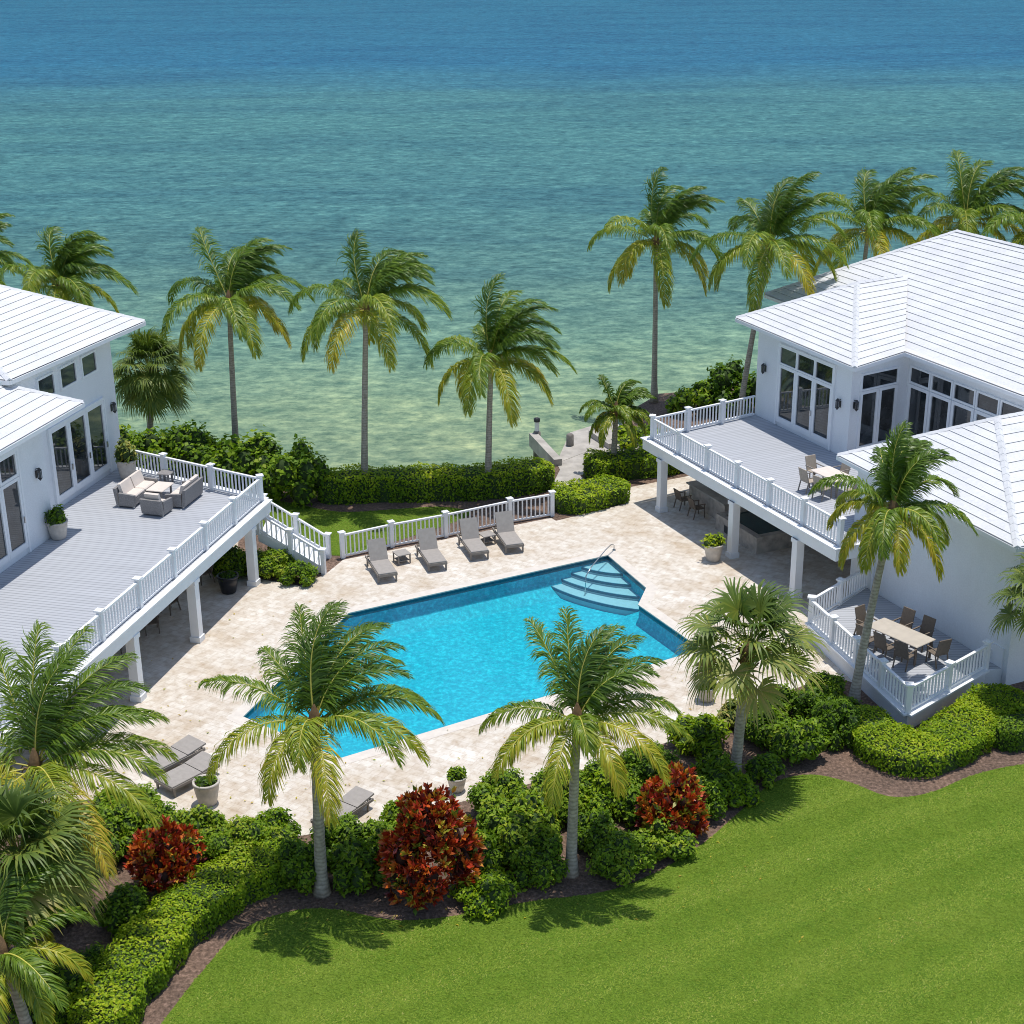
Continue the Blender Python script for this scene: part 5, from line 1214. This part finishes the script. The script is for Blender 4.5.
# shaded furniture under the two decks
ch = make_chair('patio_chair', '', M['brown'], 'dark chairs in the shade under the left deck'); first = True
for px, py, a, lab in [(152, 632, 200, 'dark chair in the shade between the two nearer left deck columns'), (170, 612, 150, 'dark chair in the shade behind the middle left deck column'), (112, 655, 240, 'dark chair in the shade behind the nearest left deck column'), (205, 582, 120, 'dark chair in the shade near the black pot')]:
    p = un(px, py, 0.01); o = ch if first else dup(ch, tuple(p), 0, lab); first = False; o.location = tuple(p); o.rotation_euler = (0, 0, math.radians(a)); o['label'] = lab
p = un(135, 628, 0.01); make_table('dining_table', 'dark table in the shade under the left deck', 'table', tuple(p), math.radians(75), 1.6, 0.9, 0.72, M['brown'], M['brown'])
# wicker lounge set on the left deck
def wicker(name, label, cat, loc, rz, wd, seats, group, back=0.80):
    t = thing(name, label, cat, loc, rz, group); dp_ = 0.80     # faces local +y
    f = MB(); f.cbox((0, 0, 0.24), (wd - 0.24, dp_ - 0.04, 0.26)); f.build('base', M['wicker'], t)
    b = MB(); b.hexa([(-wd / 2, -dp_ / 2, 0.08), (wd / 2, -dp_ / 2, 0.08), (wd / 2, -dp_ / 2 + 0.12, 0.08), (-wd / 2, -dp_ / 2 + 0.12, 0.08), (-wd / 2, -dp_ / 2 - 0.10, back), (wd / 2, -dp_ / 2 - 0.10, back), (wd / 2, -dp_ / 2 + 0.02, back), (-wd / 2, -dp_ / 2 + 0.02, back)]); b.build('backrest', M['wicker'], t)
    for s in (-1, 1):
        a = MB(); x0, x1 = sorted((s * wd / 2, s * (wd / 2 - 0.12))); a.hexa([(x0, -dp_ / 2 + 0.125, 0.08), (x1, -dp_ / 2 + 0.125, 0.08), (x1, dp_ / 2, 0.08), (x0, dp_ / 2, 0.08), (x0, -dp_ / 2 + 0.125, 0.62), (x1, -dp_ / 2 + 0.125, 0.62), (x1, dp_ / 2 + 0.03, 0.56), (x0, dp_ / 2 + 0.03, 0.56)]); a.build('armrest', M['wicker'], t)
        for y in (-0.33, 0.33):
            l = MB(); l.box(s * (wd / 2 - 0.06) - .03, s * (wd / 2 - 0.06) + .03, y - .03, y + .03, 0, 0.09); l.build('leg', M['metal'], t)
    w1 = (wd - 0.26) / seats
    for i in range(seats):
        x = -wd / 2 + 0.13 + w1 * (i + 0.5)
        c = MB(); c.cbox((x, 0.05, 0.435), (w1 - 0.02, dp_ - 0.16, 0.13), 0, 0.04); c.build('seat_cushion', M['cushion'], t)
        c = MB(); y0 = -dp_ / 2 + 0.14; hw_ = w1 / 2 - 0.03; c.hexa([(x - hw_, y0, 0.50), (x + hw_, y0, 0.50), (x + hw_, y0 + 0.16, 0.50), (x - hw_, y0 + 0.16, 0.50), (x - hw_, y0 - 0.12, 0.93), (x + hw_, y0 - 0.12, 0.93), (x + hw_, y0 + 0.02, 0.95), (x - hw_, y0 + 0.02, 0.95)]); c.build('back_cushion', M['cushion'], t)
    return t
WZ = 3.0; gr = 'grey wicker lounge set'
p = un(137, 490, 3.4); wicker('wicker_sofa', 'grey wicker sofa with cream cushions nearest the glazed doors', 'sofa', (p[0], p[1], WZ), math.radians(-14.5 - 90), 2.1, 2, gr)
p = un(184, 492, 3.4); wicker('wicker_sofa', 'grey wicker loveseat with cream cushions nearest the deck railing', 'sofa', (p[0], p[1], WZ), math.radians(-14.5 + 90), 1.7, 2, gr)
p = un(157, 506, 3.3); wicker('wicker_armchair', 'grey wicker armchair turned away from the camera at the near end of the lounge set', 'armchair', (p[0], p[1], WZ), math.radians(-18), 0.95, 1, gr, 0.72)
p = un(160, 487, 3.4); make_table('coffee_table', 'low wicker table with a pale top in the middle of the lounge set', 'table', (p[0], p[1], WZ), math.radians(-14.5), 0.75, 1.1, 0.44, M['cushion'], M['wicker'])
p = un(166, 474, 3.4); make_table('side_table', 'small wicker side table at the far corner of the lounge set', 'side table', (p[0], p[1], WZ), math.radians(-14.5), 0.6, 0.6, 0.5, M['wicker'], M['wicker'])

def planter(label, base, r, h, mat, plant, seed, pr, ph, tint=(0.2, 0.9), lmat='leaf', group='potted plants'):
    t = thing('potted_plant', label, 'potted plant', tuple(base), 0, group)
    m = MB(); m.lathe([(0, 0), (r * 0.62, 0), (r * 0.70, 0.03), (r * 0.93, h * 0.65), (r * 0.95, h * 0.88), (r * 1.04, h * 0.9), (r * 1.04, h), (r * 0.88, h), (r * 0.86, h * 0.9)], (0, 0, 0), 22)
    po = m.build('pot', M[mat], t, True)
    m = MB(); m.lathe([(r * 0.89, h * 0.9), (0, h * 0.93)], (0, 0, 0), 16); m.build('soil', M['soil'], po)
    s = shrub('plant', None, None, (0, 0, h * 0.82), pr, ph, lmat, seed + 70, 8, plant, 2.6, 0.8, tint, None, 0.4); s.parent = t
    return t
planter('tall pale pot with a bushy croton at the far corner of the left deck', un(128, 478, 3.0), 0.42, 0.85, 'pot', 0.24, 1, 0.52, 1.0, (0.3, 1.0), 'fan')
planter('pale stone pot with a leafy plant beside the left house doors', un(59, 538, 3.0), 0.40, 0.72, 'pot', 0.20, 2, 0.46, 0.62, (0.1, 0.8))
planter('square stone pot with a yellow green plant by the middle right deck column', un(713, 560, 0.01), 0.40, 0.75, 'pot', 0.2, 3, 0.45, 0.55, (0.45, 1.0), 'limeleaf')
planter('grey stone pot with low greenery beside the near loungers', un(208, 803, 0.01), 0.40, 0.78, 'pot', 0.16, 4, 0.34, 0.25, (0.1, 0.7))
planter('small pale pot behind the big red croton', un(457, 790, 0.01), 0.30, 0.50, 'pot', 0.16, 5, 0.32, 0.35, (0.2, 0.9))
planter('round black pot in the shade under the left deck', un(229, 592, 0.01), 0.42, 0.75, 'black', 0.16, 6, 0.36, 0.2, (0.0, 0.2))
planter('grey stone pot partly hidden beneath the fan palm crown', un(706, 700, 0.01), 0.34, 0.55, 'pot', 0.18, 7, 0.36, 0.35, (0.2, 0.7))
# spa and stone bar under the right deck
sp = un(748, 545); spa = thing('hot_tub', 'stone walled hot tub with dark teal water under the right deck', 'hot tub', (sp[0] + 0.6, sp[1] + 0.9, 0.0), RH_R)
mb = MB(); a, b, wt_, hh = 1.2, 1.6, 0.3, 0.75
mb.box(-a, a, -b, -b + wt_, 0, hh); mb.box(-a, a, b - wt_, b, 0, hh); mb.box(-a, -a + wt_, -b + wt_, b - wt_, 0, hh); mb.box(a - wt_, a, -b + wt_, b - wt_, 0, hh)
mb.build('stone_wall', M['stone'], spa)
mb = MB(); mb.box(-a + wt_, a - wt_, -b + wt_, b - wt_, 0.1, hh - 0.06); mb.build('spa_water', M['spawater'], spa)
mb = MB(); mb.box(a, a + 0.02, -0.9, -0.1, 0.12, 0.45); mb.build('vent', M['darkmetal'], spa)
p = un(706, 512); bar = thing('stone_bar', 'rough stone outdoor bar counter in the shade under the right deck', 'bar counter', (p[0] + 0.3, p[1], 0), RH_R)
mb = MB(); mb.box(-0.35, 0.35, -1.5, 1.5, 0, 0.92); mb.build('base', M['stone'], bar)
mb = MB(); mb.cbox((0, 0, 0.96), (0.95, 3.2, 0.07), 0, 0.015); mb.build('counter', M['concrete'], bar)
ch = make_chair('patio_chair', '', M['brown'], 'dark chairs by the stone bar under the right deck'); first = True
for dy, lab in ((-1.0, 'dark chair at the far end of the stone bar under the right deck'), (0.2, 'dark chair at the middle of the stone bar under the right deck')):
    q = Matrix.Rotation(RH_R, 3, 'Z') @ Vector((0.95, dy, 0)); loc = (p[0] + 0.3 + q.x, p[1] + q.y, 0.01); o = ch if first else dup(ch, loc, 0, lab); first = False
    o.location = loc; o.rotation_euler = (0, 0, RH_R + PI / 2); o['label'] = lab
